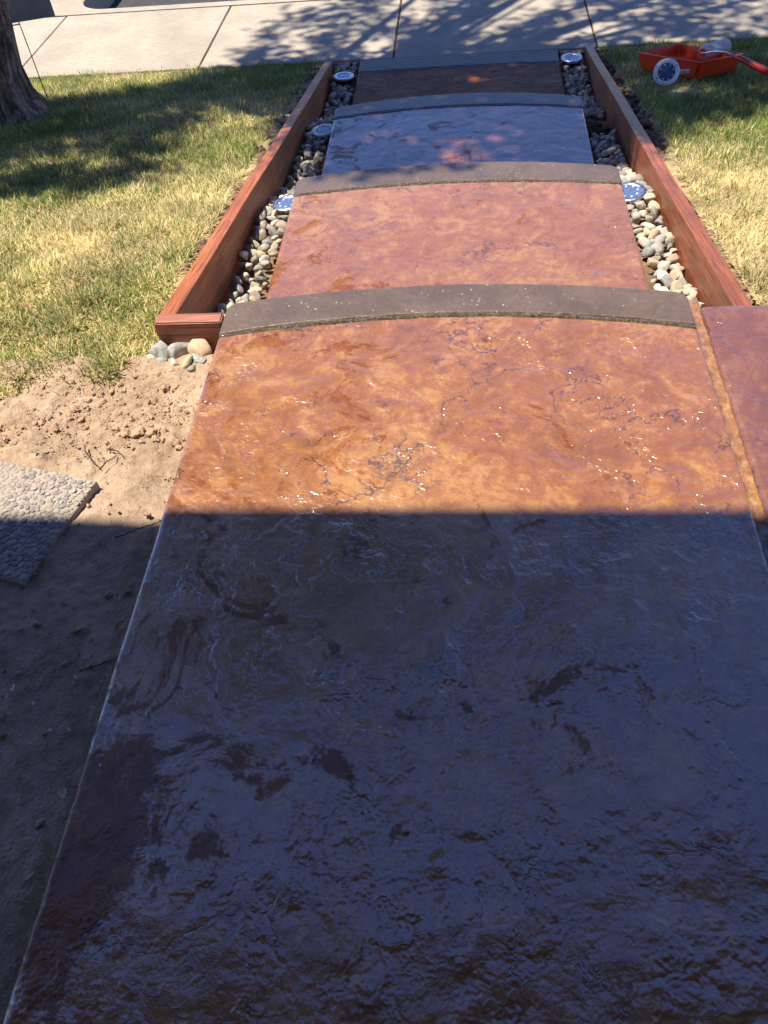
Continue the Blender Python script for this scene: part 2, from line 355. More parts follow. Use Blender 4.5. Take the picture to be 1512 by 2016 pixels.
def grass_mat(trans=0.35):
    N = NT('grass blade'); c = N.attr('tint')
    d = N.t.nodes.new('ShaderNodeBsdfPrincipled'); N.set(d.inputs['Base Color'], c); d.inputs['Roughness'].default_value = 0.6; d.inputs['Specular IOR Level'].default_value = 0.3
    tr = N.t.nodes.new('ShaderNodeBsdfTranslucent'); N.set(tr.inputs['Color'], c)
    mx = N.t.nodes.new('ShaderNodeMixShader'); mx.inputs[0].default_value = trans
    N.t.links.new(d.outputs[0], mx.inputs[1]); N.t.links.new(tr.outputs[0], mx.inputs[2]); N.t.links.new(mx.outputs[0], N.out.inputs[0])
    return N.done()
M['grass'] = grass_mat()
def leaf_mat(name, a, b):
    N = NT(name); r = N.noise(N.pos, 8, 3)
    c = N.mix(N.rng(r, 0.35, 0.65), a, b)
    d = N.t.nodes.new('ShaderNodeBsdfPrincipled'); N.set(d.inputs['Base Color'], c); d.inputs['Roughness'].default_value = 0.5
    tr = N.t.nodes.new('ShaderNodeBsdfTranslucent'); N.set(tr.inputs['Color'], c)
    mx = N.t.nodes.new('ShaderNodeMixShader'); mx.inputs[0].default_value = 0.3
    N.t.links.new(d.outputs[0], mx.inputs[1]); N.t.links.new(tr.outputs[0], mx.inputs[2]); N.t.links.new(mx.outputs[0], N.out.inputs[0])
    return N.done()
M['leaf'] = leaf_mat('tree leaf', (0.05, 0.085, 0.02), (0.09, 0.13, 0.03))
M['dry_leaf'] = leaf_mat('dry olive leaf', (0.36, 0.33, 0.16), (0.48, 0.42, 0.26))
M['pale_leaf'] = leaf_mat('pale green leaf scrap', (0.42, 0.50, 0.38), (0.55, 0.62, 0.50))
M['rust_leaf'] = leaf_mat('rust brown leaf', (0.30, 0.11, 0.03), (0.42, 0.18, 0.05))
def bark_mat():
    N = NT('furrowed bark'); P = N.vmul(N.ob, (1, 1, 0.22))
    v = N.noise(P, 24, 6, 0.7, 0.8); n = N.noise(N.ob, 60, 4, 0.7)
    f = N.math('MULTIPLY_ADD', v, 0.75, N.math('MULTIPLY', n, 0.25))
    c = N.ramp(f, [(0.38, (0.045, 0.030, 0.022)), (0.48, (0.17, 0.12, 0.09)), (0.58, (0.42, 0.32, 0.25))])
    N.bsdf(Base_Color=c, Roughness=0.95, Specular_IOR_Level=0.2, Normal=N.bump(f, 0.03))
    return N.done()
M['bark'] = bark_mat()
M['steel'] = plain('brushed stainless steel', (0.62, 0.62, 0.62), 0.32, 1.0, vary=0.06, scale=80)
M['white_plastic'] = plain('weathered white plastic', (0.82, 0.83, 0.82), 0.45)
M['black_plastic'] = plain('black plastic', (0.02, 0.02, 0.022), 0.4)
M['solar'] = plain('blue solar cell', (0.09, 0.13, 0.26), 0.12, coat=1.0, spec=0.7, vary=0.2, scale=200)
M['led'] = plain('clear white led cap', (0.80, 0.80, 0.80), 0.3)
M['tray'] = plain('red polypropylene', (0.85, 0.065, 0.012), 0.38, vary=0.05)
M['nap'] = plain('off white roller nap', (0.85, 0.82, 0.80), 0.95, bump=(120, 0.02))
M['handle'] = plain('red roller grip', (0.62, 0.035, 0.02), 0.25, coat=0.5, vary=0.05)
M['wire'] = plain('galvanised wire', (0.10, 0.09, 0.085), 0.5, 0.6)
M['sign'] = plain('grey sign sheet', (0.42, 0.44, 0.47), 0.22, coat=0.7, vary=0.25, scale=4)
M['twig'] = plain('dry twig', (0.07, 0.04, 0.022), 0.9)
M['wall'] = plain('grey stucco', (0.16, 0.155, 0.15), 0.9, bump=(60, 0.004))
M['fascia'] = plain('white painted trim', (0.75, 0.75, 0.74), 0.5)
M['shingle'] = plain('brown roof shingle', (0.10, 0.075, 0.06), 0.9, bump=(40, 0.01))

# ------------------------------------------------------------------ layout constants
W = 1.07
Z1, Z2, Z3 = -0.2046, -0.4129, -0.6178
ZS = -0.622                                            # sidewalk
def btop(y): return -0.19 * (y - 1.55)                 # top of the sloping boards
def lawn_z(x, y):
    x = np.asarray(x, float); y = np.asarray(y, float)
    z = btop(y) - 0.022
    z = z - 0.06 * np.clip((1.85 - y) / 0.3, 0, 1)
    dirt = -0.036 - 0.055 * np.clip((y - 0.95) / 0.45, 0, 1)
    k = np.clip((y - 1.36) / 0.16, 0, 1); k = k * k * (3 - 2 * k)
    z = dirt * (1 - k) + z * k
    return np.maximum(z, ZS - 0.012)
def lawn_r(x, y):
    y = np.asarray(y, float)
    return np.maximum(btop(np.maximum(y, 1.5)) - 0.022, ZS - 0.012)
def arc(x, e, m):                                      # e at the ends, m in the middle
    u = (np.asarray(x, float) - W / 2) / (W / 2)
    return e + (m - e) * (1 - u * u)

# ------------------------------------------------------------------ ground, street, sidewalk
gs = 300
g = obj('ground', [(-gs, -gs, -0.90), (gs, -gs, -0.90), (gs, gs, -0.90), (-gs, gs, -0.90)], [(0, 1, 2, 3)], M['thatch']); tag(g, kind='structure')
st = obj('street', [(-60, 5.80, -0.79), (60, 5.80, -0.79), (60, 14, -0.79), (-60, 14, -0.79)], [(0, 1, 2, 3)], M['asphalt']); tag(st, kind='structure')

sw = box('sidewalk', (-12, 4.76, -0.80), (12, 5.785, ZS - 0.012), M['core']); tag(sw, kind='structure')
xs = [-0.925 + 1.105 * k for k in range(-5, 7)]
for a, b in zip(xs[:-1], xs[1:]):
    box('panel', (a + 0.005, 4.775, ZS - 0.06), (b - 0.005, 5.765, ZS + random.uniform(-0.002, 0.002)), M['sidewalk'], sw, bevel=0.006, seg=3)
for a in xs: box('joint_filler', (a - 0.004, 4.78, ZS - 0.05), (a + 0.004, 5.76, ZS - 0.006), M['dark_soil'], sw)
# kerb with a rounded return into the driveway apron on the left
prof = [(-12, 5.772), (12, 5.772), (12, 5.862)]
prof += [(-1.80, 5.862)]
for k in range(1, 9):
    t = math.pi / 2 * k / 8
    prof.append((-1.80 - 0.20 * math.sin(t), 6.062 - 0.20 * math.cos(t)))
prof += [(-2.0, 7.4), (-12, 7.4)]
bm = bmesh.new()
vt = [bm.verts.new((x, y, ZS + 0.002)) for x, y in prof]; vb = [bm.verts.new((x, y, -0.80)) for x, y in prof]
bm.faces.new(vt); n = len(prof)
for i in range(n): bm.faces.new((vt[i], vb[i], vb[(i + 1) % n], vt[(i + 1) % n]))
bmesh.ops.recalc_face_normals(bm, faces=bm.faces)
es = [e for e in bm.edges if all(abs(v.co.z - ZS - 0.002) < 1e-5 for v in e.verts) and min(v.co.y for v in e.verts) > 5.8]
bmesh.ops.bevel(bm, geom=es, offset=0.012, segments=3, affect='EDGES', profile=0.5)
kerb = from_bm('kerb', bm, M['sidewalk']); tag(kerb, kind='structure')

# left yard: coarse lawn base, fine dirt patch
ys = np.concatenate([np.linspace(-2, 1.2, 9), np.linspace(1.25, 4.79, 150)]); xs_ = np.concatenate([np.linspace(-12, -2.6, 12), np.linspace(-2.5, -0.163, 110)])
X, Y = np.meshgrid(xs_, ys)
Z = lawn_z(X, Y) + 0.012 * fbm(X * 6, Y * 6, 4, 3) - 0.004
Z = Z - 0.035 * np.clip((X + 0.205) / 0.04, 0, 1) * np.clip((Y - 1.9) / 0.2, 0, 1)
lb = grid('lawn_ground_left', X, Y, Z, M['thatch']); tag(lb, kind='structure')
ys = np.linspace(1.62, 4.72, 420); X, Y = np.meshgrid(np.linspace(0, 1, 22), ys); wv = np.interp(Y, [1.6, 2.4, 3.2, 4.4, 4.7], [0.02, 0.05, 0.075, 0.08, 0.05])
XX = -0.166 - 0.0086 * (Y - 1.57) - X * wv
sl = grid('soil_strip_left', XX, Y, lawn_z(XX, Y) - 0.006 - 0.014 * (1 - X) + 0.022 * fbm(XX * 34, Y * 34, 4, 15) - 0.03 * (X > 0.97), M['loam']); tag(sl, kind='structure')
xs_ = np.linspace(-0.70, -0.002, 190); ys = np.linspace(-0.6, 1.60, 560)
X, Y = np.meshgrid(xs_, ys)
rough = np.clip((Y - 1.0) / 0.15, 0, 1) * np.clip((1.45 - Y) / 0.12, 0.15, 1) * 0.9 + 0.35
lump = fbm(X * 18, Y * 18, 5, 11, 0.62)
Z = lawn_z(X, Y) + 0.0045 + 0.010 * fbm(X * 7, Y * 7, 4, 5) + 0.012 * rough * lump
big = noise2(X * 34, Y * 34, 21); Z = Z + 0.012 * rough * np.clip(big - 0.18, 0, 1) * 2
Z = Z - 0.05 * np.clip((Y - 1.50) / 0.06, 0, 1)
Z = Z + 0.012 * np.clip(fbm(X * 3, Y * 3, 2, 8), 0, 1) * np.clip((0.5 - Y) / 0.2, 0, 1)
dirt = grid('dirt', X, Y, Z, M['dirt']); tag(dirt, kind='structure')
def dirt_z(x, y): return float(lawn_z(x, y)) + 0.008

# right yard
xs_ = np.concatenate([np.linspace(1.236, 2.7, 70), np.linspace(2.8, 12, 10)]); ys = np.linspace(1.56, 4.79, 140)
X, Y = np.meshgrid(xs_, ys)
Z = lawn_r(X, Y) + 0.012 * fbm(X * 6, Y * 6, 4, 33) - 0.004
trench = np.clip((1.325 - X) / 0.05, 0, 1) * np.clip((Y - 2.75) / 0.3, 0, 1)
Z = Z - 0.05 * trench + 0.03 * trench * fbm(X * 25, Y * 25, 3, 5)
rb = grid('lawn_ground_right', X, Y, Z, M['thatch']); tag(rb, kind='structure')
ys = np.linspace(1.62, 4.72, 420); X, Y = np.meshgrid(np.linspace(0, 1, 26), ys); wv = np.interp(Y, [1.6, 2.3, 2.6, 3.0, 3.6, 4.4, 4.75], [0.03, 0.05, 0.09, 0.13, 0.12, 0.10, 0.06])
XX = 1.217 + 0.0126 * (Y - 1.56) + X * wv
sr = grid('soil_strip_right', XX, Y, lawn_r(XX, Y) - 0.004 - 0.045 * (1 - X) * np.clip((Y - 2.7) / 0.3, 0.3, 1) + 0.026 * fbm(XX * 30, Y * 30, 4, 25) - 0.03 * (X > 0.97), M['loam']); tag(sr, kind='structure')

# ------------------------------------------------------------------ concrete landing and steps
def stamped_field(name, x0, x1, y0, yfar, z, mat, parent, nx, ny, seed, lefthand=True, righthand=True):
    u = np.linspace(0, 1, nx); v = np.linspace(0, 1, ny)
    U, V = np.meshgrid(u, v)
    X = x0 + (x1 - x0) * U
    yf = yfar(X); Y = y0 + (yf - y0) * V
    t = fbm(X * 2.6 + seed, Y * 2.6, 2, seed, 0.35) * 7
    fr = t - np.floor(t); st_ = np.floor(t) + np.clip((fr - 0.8) / 0.2, 0, 1)
    Z = z + 0.0022 * fbm(X * 3.3, Y * 3.3, 4, seed + 2) + 0.0012 * fbm(X * 30, Y * 30, 3, seed + 5)
    e = np.full_like(X, 1.0)
    if lefthand: e = np.minimum(e, (X - x0) / 0.012)
    if righthand: e = np.minimum(e, (x1 - X) / 0.010)
    e = np.minimum(e, (yf - Y) / 0.006)
    e = np.clip(e, 0, 1); Z = Z - 0.012 * (1 - np.sqrt(np.clip(1 - (1 - e) ** 2, 0, 1)))
    return grid(name, X, Y, Z, mat, parent)
def prism(name, outline, z0, z1, mat, parent, bevel=0.0):
    bm = bmesh.new(); vt = [bm.verts.new((x, y, z1)) for x, y in outline]; vb = [bm.verts.new((x, y, z0)) for x, y in outline]
    bm.faces.new(vt); bm.faces.new(vb[::-1]); n = len(outline)
    for i in range(n): bm.faces.new((vt[i], vb[i], vb[(i + 1) % n], vt[(i + 1) % n]))
    bmesh.ops.recalc_face_normals(bm, faces=bm.faces)
    if bevel:
        es = [e for e in bm.edges if all(abs(v.co.z - z1) < 1e-6 for v in e.verts)]
        bmesh.ops.bevel(bm, geom=es, offset=bevel, segments=3, affect='EDGES', profile=0.5)
    return from_bm(name, bm, mat, parent, smooth=False)
def band(parent, near, far, z, mat, corner=0.03, straight=False, bead=True):
    xs = np.linspace(0.002, W - 0.002, 41)
    yn = arc(xs, *near); yf = arc(xs, *far)
    xs = np.linspace(0.002, W - 0.002, 161); yn = arc(xs, *near) + 0.0022 * fbm(xs * 22, xs * 0 + z, 4, 3); yf = arc(xs, *far) + 0.0026 * fbm(xs * 18, xs * 0 - z, 4, 8)
    out_ = [(x, y) for x, y in zip(xs, yn)]
    top = []
    for x, y in zip(xs[::-1], yf[::-1]):
        d = min(x, W - x)
        if d < corner: y = y - corner * (1 - math.sqrt(max(0, 1 - (1 - d / corner) ** 2)))
        top.append((x, y))
    o = prism('nosing_band', out_ + top, z - 0.11, z + 0.003, mat, parent, bevel=0.005)
    if bead:
        pts = [(x, y - 0.004, z - 0.004 + 0.0012 * noise2(np.array(x * 90), np.array(0.3), 4)) for x, y in zip(np.linspace(0.004, W - 0.004, 120), arc(np.linspace(0.004, W - 0.004, 120), *near))]
        V, F = tube(pts, [0.0062 + 0.0022 * float(noise2(np.array(p[0] * 70), np.array(2.2), 9)) for p in pts], 8)
        b = obj('joint_bead', V, F, M['bead'], parent, True)
    return o
def core(name, y0, far, z, depth, mat, label):
    xs = np.linspace(0.004, W - 0.004, 21); yf = arc(xs, *far)
    o = prism(name, [(xs[0], y0), (xs[-1], y0)] + [(x, y - 0.03) for x, y in zip(xs[::-1], yf[::-1])], z - depth, z - 0.014, M['core'], None)
    tag(o, label, kind='structure'); return o

L = core('landing', -1.3, (1.603, 1.660), 0.0, 0.5, M['core'], 'brown stamped concrete landing in the foreground, half in house shade')
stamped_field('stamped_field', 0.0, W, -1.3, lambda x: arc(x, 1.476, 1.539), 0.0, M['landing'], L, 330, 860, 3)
band(L, (1.484, 1.547), (1.603, 1.660), 0.0, M['band'])
S1 = core('step', 1.45, (2.612, 2.680), Z1, 0.4, M['core'], 'sunlit stamped concrete step just below the landing')
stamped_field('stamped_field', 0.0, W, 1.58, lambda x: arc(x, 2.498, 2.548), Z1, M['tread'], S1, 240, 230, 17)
band(S1, (2.506, 2.556), (2.612, 2.680), Z1, M['band'])
S2 = core('step', 2.45, (3.657, 3.744), Z2, 0.3, M['core'], 'middle stamped concrete step under the tree shade, blue with sky reflection')
stamped_field('stamped_field', 0.0, W, 2.60, lambda x: arc(x, 3.545, 3.616), Z2, M['tread_shade_tone'], S2, 220, 200, 29)
band(S2, (3.553, 3.624), (3.657, 3.744), Z2, M['band'])
S3 = core('step', 3.50, (4.745, 4.755), Z3, 0.2, M['core'], 'lowest dark brown stamped concrete step beside the sidewalk')
stamped_field('stamped_field', 0.0, W, 3.65, lambda x: arc(x, 4.572, 4.588), Z3, M['tread_refl_tone'], S3, 200, 180, 41)
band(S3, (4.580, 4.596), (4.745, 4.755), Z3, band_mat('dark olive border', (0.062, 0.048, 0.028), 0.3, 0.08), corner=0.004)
# side slab to the right of the joint
sd = box('side_slab', (W + 0.022, -1.3, -0.4), (2.6, 1.548, -0.014), M['core']); tag(sd, 'reddish stamped concrete slab right of the joint', kind='structure')
stamped_field('stamped_field', W + 0.020, 2.2, -1.3, lambda x: 1.556 + 0 * x, 0.0, stamped('reddish stamped slab', (0.17, 0.047, 0.012), (0.25, 0.075, 0.015), (0.36, 0.138, 0.035), seed=6.6), sd, 300, 560, 53, righthand=False)
jo = grid('joint_sealer', *(lambda X, Y: (X, Y, -0.010 + 0.004 * fbm(X * 60, Y * 60, 3, 5) - 0.004 * (1 - ((X - W - 0.010) / 0.012) ** 2)))(*np.meshgrid(np.linspace(W - 0.003, W + 0.023, 9), np.linspace(-1.3, 1.60, 700))), M['joint'], sd)

# ------------------------------------------------------------------ timber edging
def board(name, p0, p1, thick, height, mat, label, side):
    """board whose top inner edge runs p0 -> p1; side = +1 puts the thickness to +x"""
    p0 = Vector(p0); p1 = Vector(p1); d = p1 - p0; Ln = d.length
    o = empty(name, p0)
    bm = bmesh.new(); bmesh.ops.create_cube(bm, size=1)
    for v in bm.verts: v.co = Vector((side * (v.co.x + 0.5) * thick, (v.co.y + 0.5) * Ln, (v.co.z - 0.5) * height))
    bmesh.ops.subdivide_edges(bm, edges=[e for e in bm.edges if abs(e.verts[0].co.y - e.verts[1].co.y) > 0.5], cuts=24)
    for v in bm.verts:
        v.co.x += 0.004 * float(noise2(np.array(v.co.y * 2.2), np.array(1.0), 3)); v.co.z += 0.003 * float(noise2(np.array(v.co.y * 3.1), np.array(5.0), 4))
    bmesh.ops.recalc_face_normals(bm, faces=bm.faces)
    es = [e for e in bm.edges if len(e.link_faces) == 2 and e.calc_face_angle(0) > 1.0]
    bmesh.ops.bevel(bm, geom=es, offset=0.003, segments=2, affect='EDGES', profile=0.5)
    bpy.data.objects.remove(o)
    m = from_bm(name, bm, mat); m.location = p0
    ang = math.atan2(d.z, math.hypot(d.x, d.y)); yaw = math.atan2(-d.x, d.y)
    m.rotation_euler = (ang, 0, yaw)
    tag(m, label, 'board', 'timber edging boards'); return m
board('edging_board', (-0.123, 1.574, btop(1.574)), (-0.150, 4.70, btop(4.70)), 0.042, 0.19, M['wood_y'], 'long redwood board left of the steps, its inner face in shade', -1)
board('edging_board', (1.172, 1.562, btop(1.562) - 0.016), (1.212, 4.74, btop(4.74)), 0.042, 0.19, M['wood_r'], 'long red stained board right of the steps, inner face sunlit', 1)
fb = box('edging_board', (0, 0, 0), (0.158, 0.040, -0.17 + 0.17), M['wood_x']) if False else None
bm = bmesh.new(); bmesh.ops.create_cube(bm, size=1)
for v in bm.verts: v.co = Vector((v.co.x * 0.162, v.co.y * 0.040, v.co.z * 0.17))
bmesh.ops.bevel(bm, geom=bm.edges[:], offset=0.003, segments=2, affect='EDGES')
fb = from_bm('edging_board', bm, M['wood_x']); fb.location = (-0.0845, 1.552, -0.084)
tag(fb, 'short redwood board across the near end of the left rock bed', 'board', 'timber edging boards')

# ------------------------------------------------------------------ river rock
def rock_mesh(i, sub=3):
    bm = bmesh.new(); bmesh.ops.create_icosphere(bm, subdivisions=sub, radius=1)
    sx, sy, sz = 1.05 + 0.5 * random.random(), 0.85 + 0.3 * random.random(), 0.6 + 0.35 * random.random()
    ph = [random.uniform(0, 6) for _ in range(8)]
    cut = [(Vector((random.gauss(0, 1), random.gauss(0, 1), random.gauss(0, 1))).normalized(), random.uniform(0.50, 0.82)) for _ in range(8)]
    for v in bm.verts:
        p = v.co.copy()
        for nrm, dd in cut:
            k = p.dot(nrm)
            if k > dd: p -= nrm * (k - dd) * 0.9
        f = 1 + 0.12 * math.sin(2.1 * p.x + ph[0]) * math.sin(2.4 * p.y + ph[1]) + 0.06 * math.sin(3.7 * p.z + ph[2] + p.x * 2) + 0.03 * math.sin(6 * p.y + ph[3])
        v.co = Vector((p.x * sx, p.y * sy, p.z * sz)) * f
    me = bpy.data.meshes.new('river_rock'); bm.to_mesh(me); bm.free()
    me.polygons.foreach_set('use_smooth', [True] * len(me.polygons)); me.materials.append(M['rock'])
    return me
ROCKS = [rock_mesh(i) for i in range(14)]
def put_rock(name, parent, p, r, tilt=0.5, me=None):
    o = bpy.data.objects.new(name, me or random.choice(ROCKS)); COL.objects.link(o); o.parent = parent
    o.location = p; o.scale = (r, r * random.uniform(0.85, 1.1), r)
    o.rotation_euler = (random.gauss(0, tilt), random.gauss(0, tilt), random.uniform(0, 6.28)); return o
def rock_bed(name, label, xa, xb, y0, y1, prof, avoid, nbig, nsmall, sgn):
    py = [p[0] for p in prof]; pz = [p[1] for p in prof]
    zf = lambda y: float(np.interp(y, py, pz))
    ysn = np.linspace(y0, y1, 90); u = np.linspace(0, 1, 9); U, Y = np.meshgrid(u, ysn)
    XA = np.array([xa(y) for y in ysn])[:, None]; XB = np.array([xb(y) for y in ysn])[:, None]
    X = XA + (XB - XA) * U; Z = np.interp(Y, py, pz) - 0.034 + 0.012 * fbm(X * 30, Y * 30, 3, 7)
    base = grid(name, X, Y, Z + 0.008, M['loam']); tag(base, label, 'rock bed')
    placed = []
    def ok(x, y, r, k):
        return all((x - a) ** 2 + (y - b) ** 2 > (k * (r + c)) ** 2 for a, b, c in placed) and all((x - a) ** 2 + (y - b) ** 2 > (r * 0.55 + c) ** 2 for a, b, c in avoid)
    cnt = 0
    for stage, (num, rlo, rhi, kk) in enumerate(((nbig, 0.013, 0.023, 0.80), (nsmall, 0.007, 0.012, 0.78))):
        made = 0
        for _ in range(num * 60):
            if made >= num: break
            y = random.uniform(y0 + 0.01, y1 - 0.01); r = random.uniform(rlo, rhi)
            a, b = xa(y) + r * 0.8, xb(y) - r * 0.8
            if b <= a: continue
            x = random.uniform(a, b)
            if not ok(x, y, r, kk): continue
            placed.append((x, y, r)); made += 1
            put_rock('river_rock', base, (x, y, zf(y) + 0.003 + random.uniform(-0.006, 0.006) + (0.0 if stage == 0 else -0.006)), r); cnt += 1
    for _ in range(70):                                        # a few on top
        y = random.uniform(y0 + 0.02, y1 - 0.02); r = random.uniform(0.012, 0.02); x = random.uniform(xa(y) + r, xb(y) - r)
        if cnt < 298 and ok(x, y, r, 0.0): put_rock('river_rock', base, (x, y, zf(y) + 0.008), r, 0.8); cnt += 1
    return base
LB = [(1.5, -0.125), (1.62, -0.135), (1.8, -0.175), (2.0, -0.215), (2.15, -0.232), (2.5, -0.268), (2.7, -0.33), (2.95, -0.415), (3.25, -0.445), (3.6, -0.478), (3.85, -0.56), (4.05, -0.622), (4.3, -0.634), (4.78, -0.645)]
RB = [(1.5, -0.10), (1.62, -0.105), (1.8, -0.17), (1.95, -0.208), (2.15, -0.222), (2.5, -0.255), (2.7, -0.31), (2.95, -0.405), (3.25, -0.44), (3.38, -0.46), (3.42, -0.49), (3.66, -0.50), (3.72, -0.53), (4.05, -0.62), (4.3, -0.634), (4.78, -0.645)]
lights = [('L1', -0.030, 2.545, -0.252, (0.10, -0.05)), ('L2', -0.046, 3.535, -0.452, (0.06, 0.03)), ('L3', -0.066, 4.497, -0.600, (0.02, -0.02)),
          ('R1', 1.095, 2.508, -0.238, (-0.10, 0.06)), ('R3', 1.130, 4.580, -0.600, (0.02, 0.02))]
rock_bed('rock_bed', 'bed of grey and tan river rocks between the left board and the steps', lambda y: -0.122 - 0.0086 * (y - 1.57), lambda y: -0.004 if True else 0, 1.575, 4.77, LB,
         [(x, y, 0.050) for n, x, y, z, t in lights if n[0] == 'L'], 250, 44, 1)
rock_bed('rock_bed', 'bed of tan river rocks between the steps and the right board', lambda y: W + 0.006, lambda y: 1.171 + 0.0126 * (y - 1.56), 1.60, 4.77, RB,
         [(x, y, 0.050) for n, x, y, z, t in lights if n[0] == 'R'] + [(1.10 + 0.03 * k, 3.43 + 0.035 * j, 0.035) for k in range(4) for j in range(8)], 250, 44, -1)
# loose rocks in front of the short board
spots = [(-0.157, 1.508, 0.027, 6), (-0.112, 1.510, 0.028, 7), (-0.150, 1.474, 0.015, 0), (-0.066, 1.512, 0.027, 2), (-0.058, 1.478, 0.018, 3), (-0.088, 1.466, 0.017, 8), (-0.117, 1.468, 0.014, 5), (-0.072, 1.450, 0.010, 4), (-0.126, 1.444, 0.014, 1), (-0.176, 1.492, 0.014, 9)]
names = ['large grey rock at the board corner', 'large upright grey rock against the short board', 'small cream rock in front of the grey ones', 'large pale tan rock beside the landing edge', 'smooth grey rock touching the landing edge', 'tan rock with a reddish face in the front pile', 'narrow cream rock between the front rocks', 'tiny tan rock at the dirt edge of the pile', 'cream rock half buried in the dirt by the grass', 'small pale rock at the grass edge']
for (x, y, r, k), nm in zip(spots, names):
    o = put_rock('river_rock', None, (x, y, -0.074 + r * 0.45), r, 0.35, ROCKS[k]); tag(o, nm, 'rock', 'loose rocks below the short board')
    if 'grey' in nm: o.material_slots[0].link = 'OBJECT'; o.material_slots[0].material = M['grey_rock']

# ------------------------------------------------------------------ disc lights
def disc_light(loc, rot, label, rim=None, group='disc garden lights', r=0.054, stake=True):
    e = empty('disc_light', loc, rot); tag(e, label, 'garden light', group)
    V, F = lathe([(0.001, -0.020), (r * 0.86, -0.020), (r * 0.93, -0.014), (r * 0.97, -0.008)], 48); obj('housing', V, F, M['black_plastic'], e, True)
    V, F = lathe([(r * 0.95, -0.010), (r, -0.008), (r * 1.0, 0.0), (r * 0.97, 0.0025), (r * 0.70, 0.0035), (r * 0.66, 0.001)], 48); rm = obj('rim', V, F, rim or M['steel'], e, True)
    V, F = lathe([(r * 0.665, 0.0010), (r * 0.3, 0.0016), (0.0005, 0.0016)], 48); pn = obj('solar_panel', V, F, M['solar'], e, True)
    for k in range(8):
        t = 2 * math.pi * (k + 0.5) / 8; V, F = lathe([(0.0034, 0), (0.0030, 0.0016), (0.0005, 0.0024)], 10)
        o = obj('led', V, F, M['led'], e, True); o.location = (math.cos(t) * r * 0.53, math.sin(t) * r * 0.53, 0.0014)
    for t in (0.6, 3.75):
        V, F = lathe([(0.0032, 0), (0.0028, 0.0012), (0.0004, 0.0014)], 10); o = obj('screw', V, F, M['black_plastic'], e, True); o.location = (math.cos(t) * r * 0.83, math.sin(t) * r * 0.83, 0.0030)
    if stake:
        V, F = tube([(0, 0, -0.018), (0, 0, -0.05), (0, 0, -0.10)], [0.009, 0.007, 0.002], 8); obj('stake', V, F, M['black_plastic'], e)
    return e
lab = {'L1': 'steel disc light in the left rocks beside the sunlit step', 'L2': 'white rimmed disc light in the left rocks beside the middle step', 'L3': 'steel disc light in the left rocks nearest the sidewalk',
       'R1': 'sunlit steel disc light in the right rocks, half hidden by the step edge', 'R3': 'steel disc light in the right rocks nearest the sidewalk'}
for n, x, y, z, t in lights:
    disc_light((x, y, z), (t[0], t[1], random.uniform(0, 6)), lab[n], M['white_plastic'] if n == 'L2' else None)
nrm = Vector((-0.12, -0.80, 0.58)).normalized()
q = nrm.to_track_quat('Z', 'Y').to_euler()
dl = disc_light((1.449, 3.812, -0.392), q, 'white disc light lying loose on the grass near the red tray', M['white_plastic'], r=0.055, stake=False)
V, F = tube([(0.0, 0, -0.02), (0.01, 0.0, -0.035), (0.075, 0.01, -0.03), (0.098, 0.012, -0.028)], [0.012, 0.010, 0.010, 0.008], 8)
s_ = obj('stake', V, F, plain('grey peg', (0.45, 0.47, 0.5), 0.4), dl, True)

# ------------------------------------------------------------------ paint tray and roller
tr_c = Vector((1.600, 4.075)); u = Vector((0.56, -0.83)).normalized(); v_ = Vector((-u.y, u.x))
zt = float(lawn_r(1.6, 4.08)) + 0.012
te = empty('paint_tray', (tr_c.x, tr_c.y, zt), (Matrix.Rotation(-0.185, 4, 'X') @ Matrix.Rotation(math.atan2(u.y, u.x), 4, 'Z')).to_euler()); tag(te, 'red plastic paint roller tray lying on the lawn', 'paint tray')
Lh, Wh, H = 0.190, 0.135, 0.068
def tray_shell():
    bm = bmesh.new(); rows = []
    for (sc, z, dz) in ((1.0, H, 0), (0.93, 0.0, 0)):
        rows.append([bm.verts.new((sx * Lh * sc, sy * Wh * sc, z)) for sx, sy in ((-1, -1), (1, -1), (1, 1), (-1, 1))])
    for i in range(4): bm.faces.new((rows[1][i], rows[1][(i + 1) % 4], rows[0][(i + 1) % 4], rows[0][i]))
    bm.faces.new(rows[1][::-1])
    bmesh.ops.recalc_face_normals(bm, faces=bm.faces)
    es = [e for e in bm.edges if abs(e.verts[0].co.z - e.verts[1].co.z) > 0.02]
    bmesh.ops.bevel(bm, geom=es, offset=0.012, segments=3, affect='EDGES')
    g = bmesh.ops.solidify(bm, geom=bm.faces[:], thickness=0.003)
    return bm
from_bm('shell', tray_shell(), M['tray'], te)
rimV, rimF = tube([(-Lh, -Wh, H), (Lh, -Wh, H), (Lh, Wh, H), (-Lh, Wh, H), (-Lh, -Wh, H)], 0.0035, 6); obj('rim', rimV, rimF, M['tray'], te, True)
rp = []
rf = obj('ramp', [(-Lh * 0.93, -Wh * 0.92, 0.03), (-Lh * 0.93, Wh * 0.92, 0.03), (Lh * 0.45, -Wh * 0.9, 0.006), (Lh * 0.45, Wh * 0.9, 0.006)], [(0, 2, 3, 1)], M['tray'], te)
re = empty('paint_roller', (1.70, 4.09, -0.42)); tag(re, 'paint roller with off white nap and red handle resting in the tray', 'paint roller')
o0 = Vector(re.location)
def rel(p): return Vector(p) - o0
a = Vector((1.655, 4.070, -0.418)); b = Vector((1.785, 4.165, -0.428)); ax = (b - a).normalized()
V, F = tube([rel(a), rel(a + ax * 0.006), rel(a + ax * 0.02), rel(b - ax * 0.02), rel(b - ax * 0.005), rel(b)], [0.024, 0.029, 0.031, 0.031, 0.029, 0.024], 24); obj('nap_cover', V, F, M['nap'], re, True)
V, F = tube([rel(a - ax * 0.003), rel(a + ax * 0.004)], [0.019, 0.019], 20); obj('end_cap', V, F, M['tray'], re)
